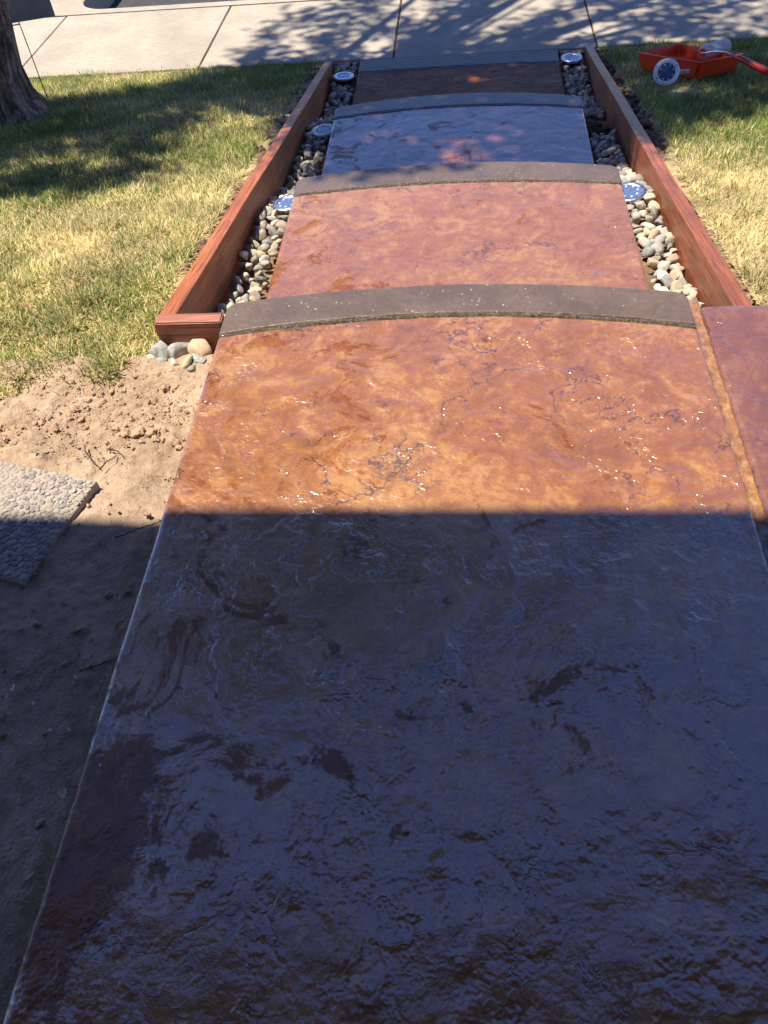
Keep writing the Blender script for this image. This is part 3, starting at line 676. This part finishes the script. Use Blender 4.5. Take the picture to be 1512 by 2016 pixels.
V, F = tube([rel(a + ax * 0.05), rel(a - ax * 0.012), rel(a - ax * 0.018 + Vector((0.02, -0.03, 0.012))), rel((1.663, 3.90, -0.352)), rel((1.690, 3.845, -0.335)), rel((1.735, 3.80, -0.342))], 0.0042, 8); obj('wire_frame', V, F, M['steel'], re, True)
hd = (Vector((1.845, 3.705, -0.372)) - Vector((1.730, 3.803, -0.342))); h0 = Vector((1.725, 3.807, -0.341))
V, F = tube([rel(h0 + hd * t) for t in (0, 0.1, 0.3, 0.6, 0.9, 1.1, 1.16)], [0.008, 0.012, 0.0125, 0.015, 0.0145, 0.013, 0.008], 14); hn = obj('handle', V, F, M['handle'], re, True)
V, F = tube([rel(h0 + hd * 1.155), rel(h0 + hd * 1.21)], [0.010, 0.007], 12); obj('end_tip', V, F, M['white_plastic'], hn, True)

# ------------------------------------------------------------------ yard sign
sg = empty('yard_sign', (-1.536, 4.128, -0.52)); tag(sg, 'grey yard sign on a thin wire stake behind the tree trunk', 'sign')
so = Vector(sg.location); d = Vector((0.955, 0.296, 0)).normalized()
p0 = Vector((-1.537, 4.128, -0.142)) - d * 0.44; p1 = Vector((-1.537, 4.128, -0.142)) + d * 0.172; nn = Vector((-d.y, d.x, 0)) * 0.004
V = [p0 - nn, p1 - nn, p1 + nn, p0 + nn]; V = [q_ - so for q_ in V] + [q_ - so + Vector((0, 0, 0.46)) for q_ in V]
obj('panel', V, [(0, 1, 2, 3), (4, 7, 6, 5), (0, 4, 5, 1), (1, 5, 6, 2), (2, 6, 7, 3), (3, 7, 4, 0)], M['sign'], sg)
for off in (0.0, -0.25):
    q0 = Vector((-1.537, 4.128, 0)) + d * off - so
    V, F = tube([q0 + Vector((0, 0, -0.66)), q0 + Vector((0, 0, -0.15)), q0 + Vector((0, 0, 0.1))], 0.0026, 6); obj('stake', V, F, M['wire'], sg, True)
q0 = Vector((-1.537, 4.128, -0.152)) - so
V, F = tube([q0, q0 - d * 0.25], 0.0026, 6); obj('crossbar', V, F, M['wire'], sg, True)

# ------------------------------------------------------------------ stepping stone of set pebbles, clods, twigs, leaves
pz = -0.022
A = Vector((-0.165, 1.048)); Bq = Vector((-0.396, 1.109)); Cq = Vector((-0.226, 0.796))
e1 = (Bq - A).normalized(); e2 = (Cq - A); e2 = e2 - e1 * 0; e2n = e2.normalized()
P4 = [A, A + e1 * 0.46, A + e1 * 0.46 + e2, Cq]
stn = prism('stepping_stone', [tuple(p) for p in P4], pz - 0.05, pz, M['mortar'], None, bevel=0.004)
tag(stn, 'pale exposed pebble stepping stone half sunk in the dirt', 'paver')
PEB = []
for k in range(5):
    bm = bmesh.new(); bmesh.ops.create_icosphere(bm, subdivisions=2, radius=1)
    for v in bm.verts: v.co = Vector((v.co.x * random.uniform(0.96, 1.04) * (1 + 0.2 * (k % 3)), v.co.y * random.uniform(0.95, 1.05), v.co.z * 0.26))
    me = bpy.data.meshes.new('pebble'); bm.to_mesh(me); bm.free(); me.polygons.foreach_set('use_smooth', [True] * len(me.polygons)); me.materials.append(M['pebble']); PEB.append(me)
pl = []; rest = []
e1L = 0.46; e2L = e2.length
for _ in range(9000):
    a_, b_ = random.uniform(0.004, e1L - 0.004), random.uniform(0.004, e2L - 0.004)
    r = random.uniform(0.0034, 0.0070)
    p = A + e1 * a_ + e2n * b_
    if all((p.x - q[0]) ** 2 + (p.y - q[1]) ** 2 > (0.84 * (r + q[2])) ** 2 for q in pl): pl.append((p.x, p.y, r))
pl.sort(key=lambda q: q[0], reverse=True)
restV = []; restF = []
for i, (x, y, r) in enumerate(pl):
    rot = random.uniform(0, 6.28); me = PEB[i % 5]
    if i < 295:
        o = bpy.data.objects.new('pebble', me); COL.objects.link(o); o.parent = stn; o.location = (x, y, pz + 0.0005); o.scale = (r, r, r); o.rotation_euler = (random.gauss(0, 0.15), random.gauss(0, 0.15), rot)
    else:
        b0 = len(restV); c_, s__ = math.cos(rot) * r, math.sin(rot) * r
        restV += [(x + v.co.x * c_ - v.co.y * s__, y + v.co.x * s__ + v.co.y * c_, pz + v.co.z * r) for v in me.vertices]
        restF += [tuple(b0 + k for k in f.vertices) for f in me.polygons]
if restV:
    o = obj('pebble_mass', restV, restF, M['pebble'], stn, True); o['kind'] = 'stuff'

M['clod'] = plain('dry clod', (0.40, 0.265, 0.17), 0.95, bump=(3, 0.001), vary=0.2, scale=2)
def clod_mesh():
    bm = bmesh.new(); bmesh.ops.create_icosphere(bm, subdivisions=3, radius=1); s = random.uniform(0, 50)
    for v in bm.verts:
        n_ = float(fbm(np.array(v.co.x * 2.4 + s), np.array(v.co.y * 2.4 + v.co.z * 1.9), 4, 3, 0.7)); v.co = Vector((v.co.x * 1.15, v.co.y, v.co.z * 0.62)) * (1 + 0.75 * n_)
    me = bpy.data.meshes.new('clod'); bm.to_mesh(me); bm.free(); me.materials.append(M['clod']); me.polygons.foreach_set('use_smooth', [True] * len(me.polygons)); return me
CL = [clod_mesh() for _ in range(6)]
big_clods = [(-0.39, 1.261, 0.011), (-0.286, 1.274, 0.011), (-0.264, 1.241, 0.012), (-0.14, 1.225, 0.021), (-0.108, 1.222, 0.02), (-0.091, 1.2, 0.014), (-0.047, 1.19, 0.016), (-0.221, 1.242, 0.013), (-0.191, 1.237, 0.017), (-0.099, 1.309, 0.012), (-0.12, 1.19, 0.012), (-0.08, 1.225, 0.016)]
cl = [(x_, y_, r_ * 0.62) for x_, y_, r_ in big_clods] + [(x_ + random.gauss(0, 0.012), y_ + random.gauss(0, 0.012), r_ * random.uniform(0.25, 0.45)) for x_, y_, r_ in big_clods * 2]
for _ in range(230):
    x = random.uniform(-0.5, -0.01); y = random.gauss(1.29, 0.07)
    if not 1.14 < y < 1.45: continue
    cl.append((x, y, random.choice([0.002, 0.0025, 0.003, 0.004, 0.006])))
for _ in range(45): cl.append((random.uniform(-0.22, -0.01), random.uniform(0.3, 1.1), random.choice([0.002, 0.003, 0.004, 0.006])))
for x, y, r in cl[:290]:
    if -0.42 < x < -0.165 - 0.27 * max(0, (1.048 - y)) and 0.78 < y < 1.13: continue
    o = bpy.data.objects.new('clod', random.choice(CL)); COL.objects.link(o); o.parent = dirt
    o.location = (x, y, dirt_z(x, y) + r * 0.15); o.scale = (r, r, r); o.rotation_euler = (random.gauss(0, 0.5), random.gauss(0, 0.5), random.uniform(0, 6.28))
gv = []; gf = []
gb = [(1, 0, 0), (-1, 0, 0), (0, 1, 0), (0, -1, 0), (0, 0, 0.8), (0, 0, -0.8)]; gq = [(0, 2, 4), (2, 1, 4), (1, 3, 4), (3, 0, 4), (2, 0, 5), (1, 2, 5), (3, 1, 5), (0, 3, 5)]
for _ in range(4200):
    x = random.uniform(-0.55, -0.006); y = random.gauss(1.28, 0.10) if random.random() < 0.7 else random.uniform(0.1, 1.2)
    if not 0.1 < y < 1.5 or (x < -0.15 - 0.27 * max(0, 1.048 - y) and 0.78 < y < 1.13): continue
    r = random.choice([0.0008, 0.001, 0.0013, 0.0018, 0.0026]); b0 = len(gv); a_ = random.uniform(0, 6.28); ca, sa = math.cos(a_), math.sin(a_)
    zz = dirt_z(x, y) + 0.002 + 0.010 * float(fbm(np.array(x * 7), np.array(y * 7), 4, 5)) - 0.003
    for p in gb:
        k_ = r * random.uniform(0.7, 1.4); gv.append((x + (p[0] * ca - p[1] * sa) * k_, y + (p[0] * sa + p[1] * ca) * k_, zz + p[2] * k_))
    gf += [tuple(b0 + i_ for i_ in t_) for t_ in gq]
go = obj('soil_grit', gv, gf, M['clod'], dirt); go['kind'] = 'stuff'
# clods along the board edges (lawn side)
for side, base in ((-1, lb), (1, rb)):
    for _ in range(120):
        y = random.uniform(1.8, 4.65); r = random.choice([0.006, 0.009, 0.012, 0.016])
        if side < 0: x = -0.168 - 0.0086 * (y - 1.57) - abs(random.gauss(0, 0.022)) - r * 0.6; z = float(lawn_z(x, y)) - 0.008
        else:
            if y < 2.6 and random.random() < 0.6: continue
            x = 1.222 + 0.0126 * (y - 1.56) + abs(random.gauss(0, 0.03)) + r * 0.6; z = float(lawn_r(x, y)) - 0.016
        o = bpy.data.objects.new('clod', random.choice(CL)); COL.objects.link(o); o.parent = base; o.location = (x, y, z); o.scale = (r, r, r); o.rotation_euler = (random.gauss(0, 0.5), 0, random.uniform(0, 6.28))
        o.material_slots[0].link = 'OBJECT'; o.material_slots[0].material = M['loam']
# hollow of dark soil in the right bed where a light was taken out
for k in range(26):
    x, y, r = 1.085 + random.random() * 0.10, random.uniform(3.40, 3.68), random.choice([0.008, 0.012, 0.018])
    o = bpy.data.objects.new('soil_lump', random.choice(CL)); COL.objects.link(o); o.location = (x, y, float(np.interp(y, [p[0] for p in RB], [p[1] for p in RB])) - 0.022); o.scale = (r * 1.2, r * 1.2, r)
    o.rotation_euler = (0, 0, random.uniform(0, 6)); o.material_slots[0].link = 'OBJECT'; o.material_slots[0].material = M['dark_soil']
    o.parent = [q for q in COL.objects if q.name == 'rock_bed.001'][0]

def twig(pts, r, label, n=14):
    P_ = []
    for i in range(len(pts) - 1):
        for k in range(n // (len(pts) - 1)):
            t = k / (n // (len(pts) - 1)); x = pts[i][0] * (1 - t) + pts[i + 1][0] * t; y = pts[i][1] * (1 - t) + pts[i + 1][1] * t
            P_.append((x + random.gauss(0, 0.0008), y + random.gauss(0, 0.0008), dirt_z(x, y) + 0.004 + random.gauss(0, 0.0006)))
    P_.append((pts[-1][0], pts[-1][1], dirt_z(*pts[-1]) + 0.004))
    V, F = tube(P_, [r * (1 - 0.5 * i / len(P_)) for i in range(len(P_))], 6); o = obj('twig', V, F, M['twig'], None, True); tag(o, label, 'twig', 'twigs on the dirt')
twig([(-0.243, 1.183), (-0.232, 1.155), (-0.210, 1.13), (-0.19, 1.111)], 0.0016, 'long thin twig on the sunlit dirt, left one')
twig([(-0.182, 1.10), (-0.175, 1.125), (-0.159, 1.144)], 0.0018, 'bent twig in the middle of the sunlit dirt')
twig([(-0.184, 1.167), (-0.163, 1.159), (-0.144, 1.14)], 0.0018, 'dark curved twig on sunlit dirt nearest the clods')
twig([(-0.065, 0.623), (-0.045, 0.632), (-0.006, 0.652)], 0.0013, 'thin twig on the shaded soil leaning to the landing edge')
twig([(-0.085, 0.905), (-0.05, 0.925), (-0.006, 0.945)], 0.0014, 'thin twig on shaded soil just below the shadow line')
def leaf(x, y, z, ln, wd, mat, label, group):
    n = 5; V = []; F = []
    for i in range(n + 1):
        t = i / n; wv = wd * math.sin(math.pi * min(0.999, max(0.02, t))) ** 0.8; zz = 0.25 * ln * (t - 0.5) ** 2
        V += [(ln * (t - 0.5), -wv / 2, zz + wd * 0.16), (ln * (t - 0.5), 0, zz), (ln * (t - 0.5), wv / 2, zz + wd * 0.16)]
    for i in range(n): F += [(3 * i, 3 * i + 3, 3 * i + 4, 3 * i + 1), (3 * i + 1, 3 * i + 4, 3 * i + 5, 3 * i + 2)]
    o = obj('fallen_leaf', V, F, mat, None, True); o.location = (x, y, z); o.rotation_euler = (random.gauss(0, 0.25), random.gauss(0, 0.25), random.uniform(0, 6.28)); tag(o, label, 'leaf', group)
G1 = 'leaves on the shaded soil'
for x, y, ln, wd, m, lb_ in [(-0.165, 0.59, 0.016, 0.012, 'pale_leaf', 'largest pale leaf scrap on the shaded soil at the left edge'), (-0.171, 0.575, 0.009, 0.006, 'pale_leaf', 'small pale scrap beside the largest pale scrap'),
        (-0.122, 0.564, 0.012, 0.006, 'pale_leaf', 'pale pointed leaf scrap in the middle of the shaded soil'), (-0.067, 0.612, 0.009, 0.008, 'pale_leaf', 'small cream scrap near the twig tip'), (-0.059, 0.68, 0.016, 0.009, 'dry_leaf', 'beige oval leaf below the rust leaf'),
        (-0.022, 0.559, 0.010, 0.005, 'pale_leaf', 'cream scrap touching the landing edge'), (-0.049, 0.522, 0.012, 0.006, 'pale_leaf', 'pale green leaf low on the shaded soil'), (-0.078, 0.519, 0.009, 0.005, 'pale_leaf', 'dull green leaf left of the pale green one'),
        (-0.104, 0.498, 0.009, 0.003, 'pale_leaf', 'white sliver lying on the shaded soil'), (-0.026, 0.423, 0.028, 0.014, 'dry_leaf', 'yellow oval leaf at the landing edge'), (-0.017, 0.34, 0.030, 0.016, 'dry_leaf', 'olive leaf lowest along the landing edge'),
        (-0.034, 0.305, 0.022, 0.009, 'dry_leaf', 'pale beige leaf near the bottom left corner'), (-0.036, 0.796, 0.026, 0.014, 'dry_leaf', 'curled beige leaf by the landing edge under the shadow line'), (-0.044, 0.769, 0.020, 0.008, 'dry_leaf', 'narrow pale leaf below the curled beige leaf'), (-0.020, 0.711, 0.020, 0.016, 'rust_leaf', 'rust orange leaf against the landing edge')]:
    leaf(x, y, dirt_z(x, y) + 0.006, ln, wd, M[m], lb_, G1)
leaf(0.08, 0.54, 0.004, 0.014, 0.006, M['pale_leaf'], 'small green leaf on the wet landing near its left edge', 'leaves on the landing')
leaf(0.23, 0.15, 0.004, 0.020, 0.006, M['dry_leaf'], 'thin beige leaf on the landing at the bottom edge', 'leaves on the landing')
leaf(0.032, 0.455, 0.004, 0.006, 0.005, M['pale_leaf'], 'tiny white scrap on the landing near its left edge', 'leaves on the landing')
leaf(-0.33, 1.15, dirt_z(-0.33, 1.15) + 0.008, 0.042, 0.014, M['dry_leaf'], 'curled yellow leaf on the sunlit dirt above the pebble paver', 'leaves on the sunlit dirt')

# ------------------------------------------------------------------ grass
def blades(name, pts, zf, label, tint, lmul):
    n = len(pts); x = pts[:, 0]; y = pts[:, 1]; z = zf(x, y) - 0.004
    az = RNG.uniform(0, 2 * np.pi, n); lean = np.abs(RNG.normal(0.55, 0.38, n)); ln = RNG.uniform(0.015, 0.036, n) * lmul * (1 + 1.6 * np.clip(fbm(x * 11, y * 11, 3, 44), 0, 1)); wd = RNG.uniform(0.0009, 0.0018, n)
    straw = tint['straw'](x, y) > RNG.uniform(0, 1, n)
    lean = np.where(straw, lean * 1.5 + 0.2, lean); lean = np.clip(lean, 0.05, 1.45)
    dx, dy = np.cos(az), np.sin(az); px, py = -dy, dx
    l2 = np.clip(lean + 0.35, 0, 1.6)
    b = np.stack([x, y, z], 1); wv = np.stack([px * wd, py * wd, 0 * wd], 1)
    m = b + np.stack([dx * np.sin(lean) * ln * 0.55, dy * np.sin(lean) * ln * 0.55, np.cos(lean) * ln * 0.55], 1)
    t = m + np.stack([dx * np.sin(l2) * ln * 0.45, dy * np.sin(l2) * ln * 0.45, np.cos(l2) * ln * 0.45], 1)
    co = np.stack([b - wv, b + wv, m - wv * 0.8, m + wv * 0.8, t], 1).reshape(-1, 3).astype(np.float32)
    i0 = np.arange(n)[:, None] * 5
    quads = (i0 + np.array([0, 1, 3, 2])).astype(np.int32); tris = (i0 + np.array([2, 3, 4])).astype(np.int32)
    loops = np.concatenate([quads.ravel(), tris.ravel()]); starts = np.concatenate([np.arange(n) * 4, n * 4 + np.arange(n) * 3]).astype(np.int32)
    me = bpy.data.meshes.new(name); me.vertices.add(n * 5); me.vertices.foreach_set('co', co.ravel())
    me.loops.add(len(loops)); me.loops.foreach_set('vertex_index', loops); me.polygons.add(2 * n); me.polygons.foreach_set('loop_start', starts)
    me.update(calc_edges=True)
    g1 = np.array([0.13, 0.20, 0.035]); g2 = np.array([0.33, 0.36, 0.10]); s1 = np.array([0.80, 0.68, 0.36]); s2 = np.array([0.60, 0.47, 0.23])
    k = RNG.uniform(0, 1, (n, 1)); col = np.where(straw[:, None], s1 * k + s2 * (1 - k), g1 * k + g2 * (1 - k)) * RNG.uniform(0.75, 1.2, (n, 1)) * (1 + 0.5 * fbm(x * 8, y * 8, 3, 66))[:, None]
    colv = np.repeat(np.concatenate([col, np.ones((n, 1))], 1), 5, 0).astype(np.float32)
    at = me.color_attributes.new('tint', 'FLOAT_COLOR', 'POINT'); at.data.foreach_set('color', colv.ravel())
    me.materials.append(M['grass']); o = bpy.data.objects.new(name, me); COL.objects.link(o); tag(o, label, 'grass', kind='stuff'); return o
def left_pts(n):
    y = RNG.uniform(1.36, 4.80, n); xl = -0.85 - (y - 1.4) * 0.62; x = xl + (-0.17 - xl) * RNG.uniform(0, 1, n)
    edge = np.interp(x, [-0.6, -0.526, -0.374, -0.297, -0.232, -0.18], [1.37, 1.384, 1.417, 1.452, 1.488, 1.53]) + 0.10 * fbm(x * 14, y * 14, 3, 6) + RNG.normal(0, 0.03, n)
    bx = -0.172 - 0.0086 * (y - 1.57) - 0.012 - np.interp(y, [1.6, 2.4, 3.2, 4.4, 4.7], [0.0, 0.012, 0.03, 0.035, 0.02]) - 0.03 * np.abs(fbm(x * 9, y * 9, 3, 2))
    bare = (np.hypot((x + 0.40) / 1.6, y - 1.69) < 0.045) & (RNG.uniform(0, 1, n) < 0.55)
    trunk = np.hypot(x + 1.72, y - 3.86) < 0.20
    k = (y > edge) & (x < bx) & ~bare & ~trunk
    return np.stack([x, y], 1)[k]
def right_pts(n):
    y = RNG.uniform(1.56, 4.80, n); xr = 1.75 + (y - 1.5) * 0.45; x = 1.24 + (xr - 1.24) * RNG.uniform(0, 1, n)
    bx = 1.222 + 0.0126 * (y - 1.56) + np.interp(y, [1.6, 2.3, 2.6, 3.0, 3.6, 4.4, 4.75], [0.008, 0.012, 0.03, 0.055, 0.055, 0.04, 0.02]) + 0.04 * np.abs(fbm(x * 9, y * 9, 3, 12))
    bare = (np.hypot((x - 1.50) / 1.7, y - 3.69) < 0.05)
    return np.stack([x, y], 1)[(x > bx) & ~bare]
def straw_l(x, y):
    s = 0.40 + 0.85 * fbm(x * 2.3, y * 2.3, 4, 51) + 0.45 * np.exp(-((y - 2.35) / 0.6) ** 2) * np.clip((x + 1.2) / 0.8, 0, 1) - 0.10 * np.clip((y - 3.2) / 1.0, 0, 1)
    return np.clip(s, 0.10, 0.93)
def straw_r(x, y):
    s = 0.26 + 0.8 * fbm(x * 2.1, y * 2.1, 4, 77) + 0.50 * np.clip((3.3 - y) / 0.8, 0, 1)
    return np.clip(s, 0.08, 0.95)
blades('lawn_grass', left_pts(190000), lawn_z, 'half dried lawn left of the walkway', dict(straw=straw_l), 1.0)
blades('lawn_grass', right_pts(105000), lawn_r, 'half dried lawn right of the walkway', dict(straw=straw_r), 1.0)

# ------------------------------------------------------------------ tree
tb = Vector((-1.69, 3.85, -0.44))
tree = empty('street_tree', tb); tag(tree, 'tree with dark furrowed bark on the left lawn near the sidewalk', 'tree')
path = [Vector((0, 0, -0.12)), Vector((0.0, 0, 0.0)), Vector((0.012, 0, 0.06)), Vector((0.03, 0, 0.18)), Vector((0.075, 0.0, 0.36)), Vector((0.14, 0.02, 0.62)), Vector((0.24, 0.08, 1.1)), Vector((0.40, 0.25, 1.9)), Vector((0.55, 0.5, 2.9))]
rad = [0.27, 0.235, 0.195, 0.170, 0.160, 0.155, 0.145, 0.13, 0.10]
sides = 64; V = []; F = []
sub = []
for i in range(len(path) - 1):
    for k in range(8): t = k / 8; sub.append((path[i].lerp(path[i + 1], t), rad[i] * (1 - t) + rad[i + 1] * t))
sub.append((path[-1], rad[-1]))
for p, r in sub:
    for k in range(sides):
        th = 2 * math.pi * k / sides
        fl = float(fbm(np.array(math.cos(th) * 2.2 + 5), np.array(math.sin(th) * 2.2 + p.z * 0.8), 3, 4)); fur = abs(float(noise2(np.array(th * 7 + 0.8 * math.sin(p.z * 5)), np.array(p.z * 3.2), 9)))
        rr = r * (1 + 0.16 * fl * (1 + 1.5 * max(0, 0.25 - p.z)) + 0.10 * fur)
        V.append((p.x + math.cos(th) * rr, p.y + math.sin(th) * rr, p.z))
for i in range(len(sub) - 1):
    for k in range(sides): F.append((i * sides + k, i * sides + (k + 1) % sides, (i + 1) * sides + (k + 1) % sides, (i + 1) * sides + k))
obj('trunk', V, F, M['bark'], tree, True)
# crown: clumps set where their shade falls on the lawn, steps and sidewalk
def inpoly(x, y, poly):
    c = False; j = len(poly) - 1
    for i in range(len(poly)):
        if (poly[i][1] > y) != (poly[j][1] > y) and x < (poly[j][0] - poly[i][0]) * (y - poly[i][1]) / (poly[j][1] - poly[i][1]) + poly[i][0]: c = not c
        j = i
    return c
SH = [[(-0.22, 3.35), (0.0, 3.0), (0.10, 2.66), (0.42, 2.70), (0.55, 2.80), (0.95, 2.86), (1.27, 3.02), (1.5, 3.22), (1.75, 3.32), (2.6, 3.4), (4.2, 3.6), (4.2, 8.2), (1.0, 8.2), (-0.15, 5.85), (-0.45, 5.55), (-0.85, 5.25), (-0.98, 4.95), (-0.70, 4.80), (-0.55, 4.2), (-0.40, 3.8)],
      [(-1.56, 4.14), (-1.13, 4.22), (-1.0, 4.44), (-0.7, 4.80), (-0.4, 4.5), (-0.52, 4.05), (-0.62, 3.66), (-0.66, 3.5), (-0.60, 3.12), (-0.92, 2.98), (-1.35, 2.98), (-1.9, 3.1), (-2.2, 3.8), (-1.9, 4.1)],
      [(-1.25, 2.86), (-0.85, 2.62), (-0.52, 2.82), (-0.62, 3.0), (-0.95, 3.0)]]
HOLES = [(-1.02, 3.30, 0.30, 0.075), (-0.80, 3.78, 0.26, 0.07), (-1.28, 3.62, 0.20, 0.06), (-0.90, 2.98, 0.3, 0.07), (0.47, 3.14, 0.22, 0.12), (0.72, 4.28, 0.10, 0.05), (-0.62, 3.95, 0.07, 0.06), (-0.85, 3.62, 0.10, 0.04), (1.05, 5.4, 0.12, 0.05)]
lv = []; lf = []; tips = []
def ground_at(y): return max(ZS, -0.19 * (y - 1.55) - 0.01) if y > 1.55 else 0
step_ = 0.135
for gy in np.arange(2.6, 8.2, step_):
    for gx in np.arange(-2.3, 4.2, step_):
        x = gx + random.uniform(-0.06, 0.06); y = gy + random.uniform(-0.06, 0.06)
        if not any(inpoly(x, y, p) for p in SH): continue
        if any(((x - hx) / a_) ** 2 + ((y - hy) / b_) ** 2 < 1 for hx, hy, a_, b_ in HOLES): continue
        if y > 4.78 and random.random() < 0.62: continue                      # thinner over the sidewalk
        hgt = 5.4 + 1.9 * float(fbm(np.array(x * 0.8), np.array(y * 0.8), 2, 91)) + random.uniform(-0.6, 0.6) + (2.5 if y > 4.78 else 0)
        t = (hgt) / SUN.z; c_ = Vector((x, y, ground_at(y))) + SUN * t
        tips.append(c_)
        for _ in range(70 if x < -0.35 and y < 4.78 else 44):
            off = Vector((random.gauss(0, 0.085), random.gauss(0, 0.085), random.gauss(0, 0.10)))
            nrm = Vector((random.gauss(0, 0.5), random.gauss(0, 0.5), 1)).normalized(); a_ = nrm.orthogonal().normalized(); a_.rotate(Matrix.Rotation(random.uniform(0, 6.28), 3, nrm)); b_ = nrm.cross(a_)
            l_, w_ = random.uniform(0.036, 0.055), random.uniform(0.018, 0.026); q0 = c_ + off; b0 = len(lv)
            lv += [q0 - a_ * l_, q0 + b_ * w_, q0 + a_ * l_, q0 - b_ * w_]; lf.append((b0, b0 + 1, b0 + 2, b0 + 3))
obj('crown', [v - tb for v in lv], lf, M['leaf'], tree)
top = tb + path[-1]
random.shuffle(tips)
for k, c_ in enumerate(tips[:46]):
    d_ = c_ - top; st0 = tb + path[-1] * random.uniform(0.75, 1.0) if k % 3 else top
    mid = st0.lerp(c_, 0.5) + Vector((random.gauss(0, 0.12), random.gauss(0, 0.12), 0.15))
    V, F = tube([st0 - tb, st0.lerp(mid, 0.5) - tb, mid - tb, c_ - tb], [0.045, 0.032, 0.02, 0.006], 6); obj('branch', V, F, M['bark'], tree, True)

# ------------------------------------------------------------------ house behind the viewer: its eave throws the shade over the landing
hs = empty('house', (0.5, -1.6, 0)); tag(hs, 'house front with white eave behind the viewer, shading the landing', 'house')
ho = Vector(hs.location)
EZ = 4.2; EY = 0.957 + EZ * SUN.y / SUN.z
def hbox(n_, lo, hi, m, bev=0.0):
    o = box(n_, [a_ - b_ for a_, b_ in zip(lo, ho)], [a_ - b_ for a_, b_ in zip(hi, ho)], m, hs, bev); return o
hbox('wall', (-5, -1.75, -0.2), (6, -1.6, 4.4), M['wall'])
hbox('added_shade_wall', (2.9, -1.6, -0.4), (3.05, 1.0, 4.2), M['wall'])  # unseen wing wall, added to hold sky light off the shaded landing
hbox('fascia', (-5.2, EY - 0.03, EZ), (6.2, EY, EZ + 0.16), M['fascia'])
hbox('soffit', (-5.2, -1.6, EZ + 0.03), (6.2, EY - 0.03, EZ + 0.05), plain('dark stained soffit boards', (0.045, 0.035, 0.03), 0.7))
rv = [(-5.3, EY + 0.0, EZ + 0.165), (6.3, EY + 0.0, EZ + 0.165), (6.3, -4.5, EZ + 2.4), (-5.3, -4.5, EZ + 2.4)]
obj('roof', [Vector(p) - ho for p in rv] + [Vector(p) - ho + Vector((0, 0, 0.03)) for p in rv], [(0, 3, 2, 1), (4, 5, 6, 7), (0, 1, 5, 4), (1, 2, 6, 5), (2, 3, 7, 6), (3, 0, 4, 7)], M['shingle'], hs)
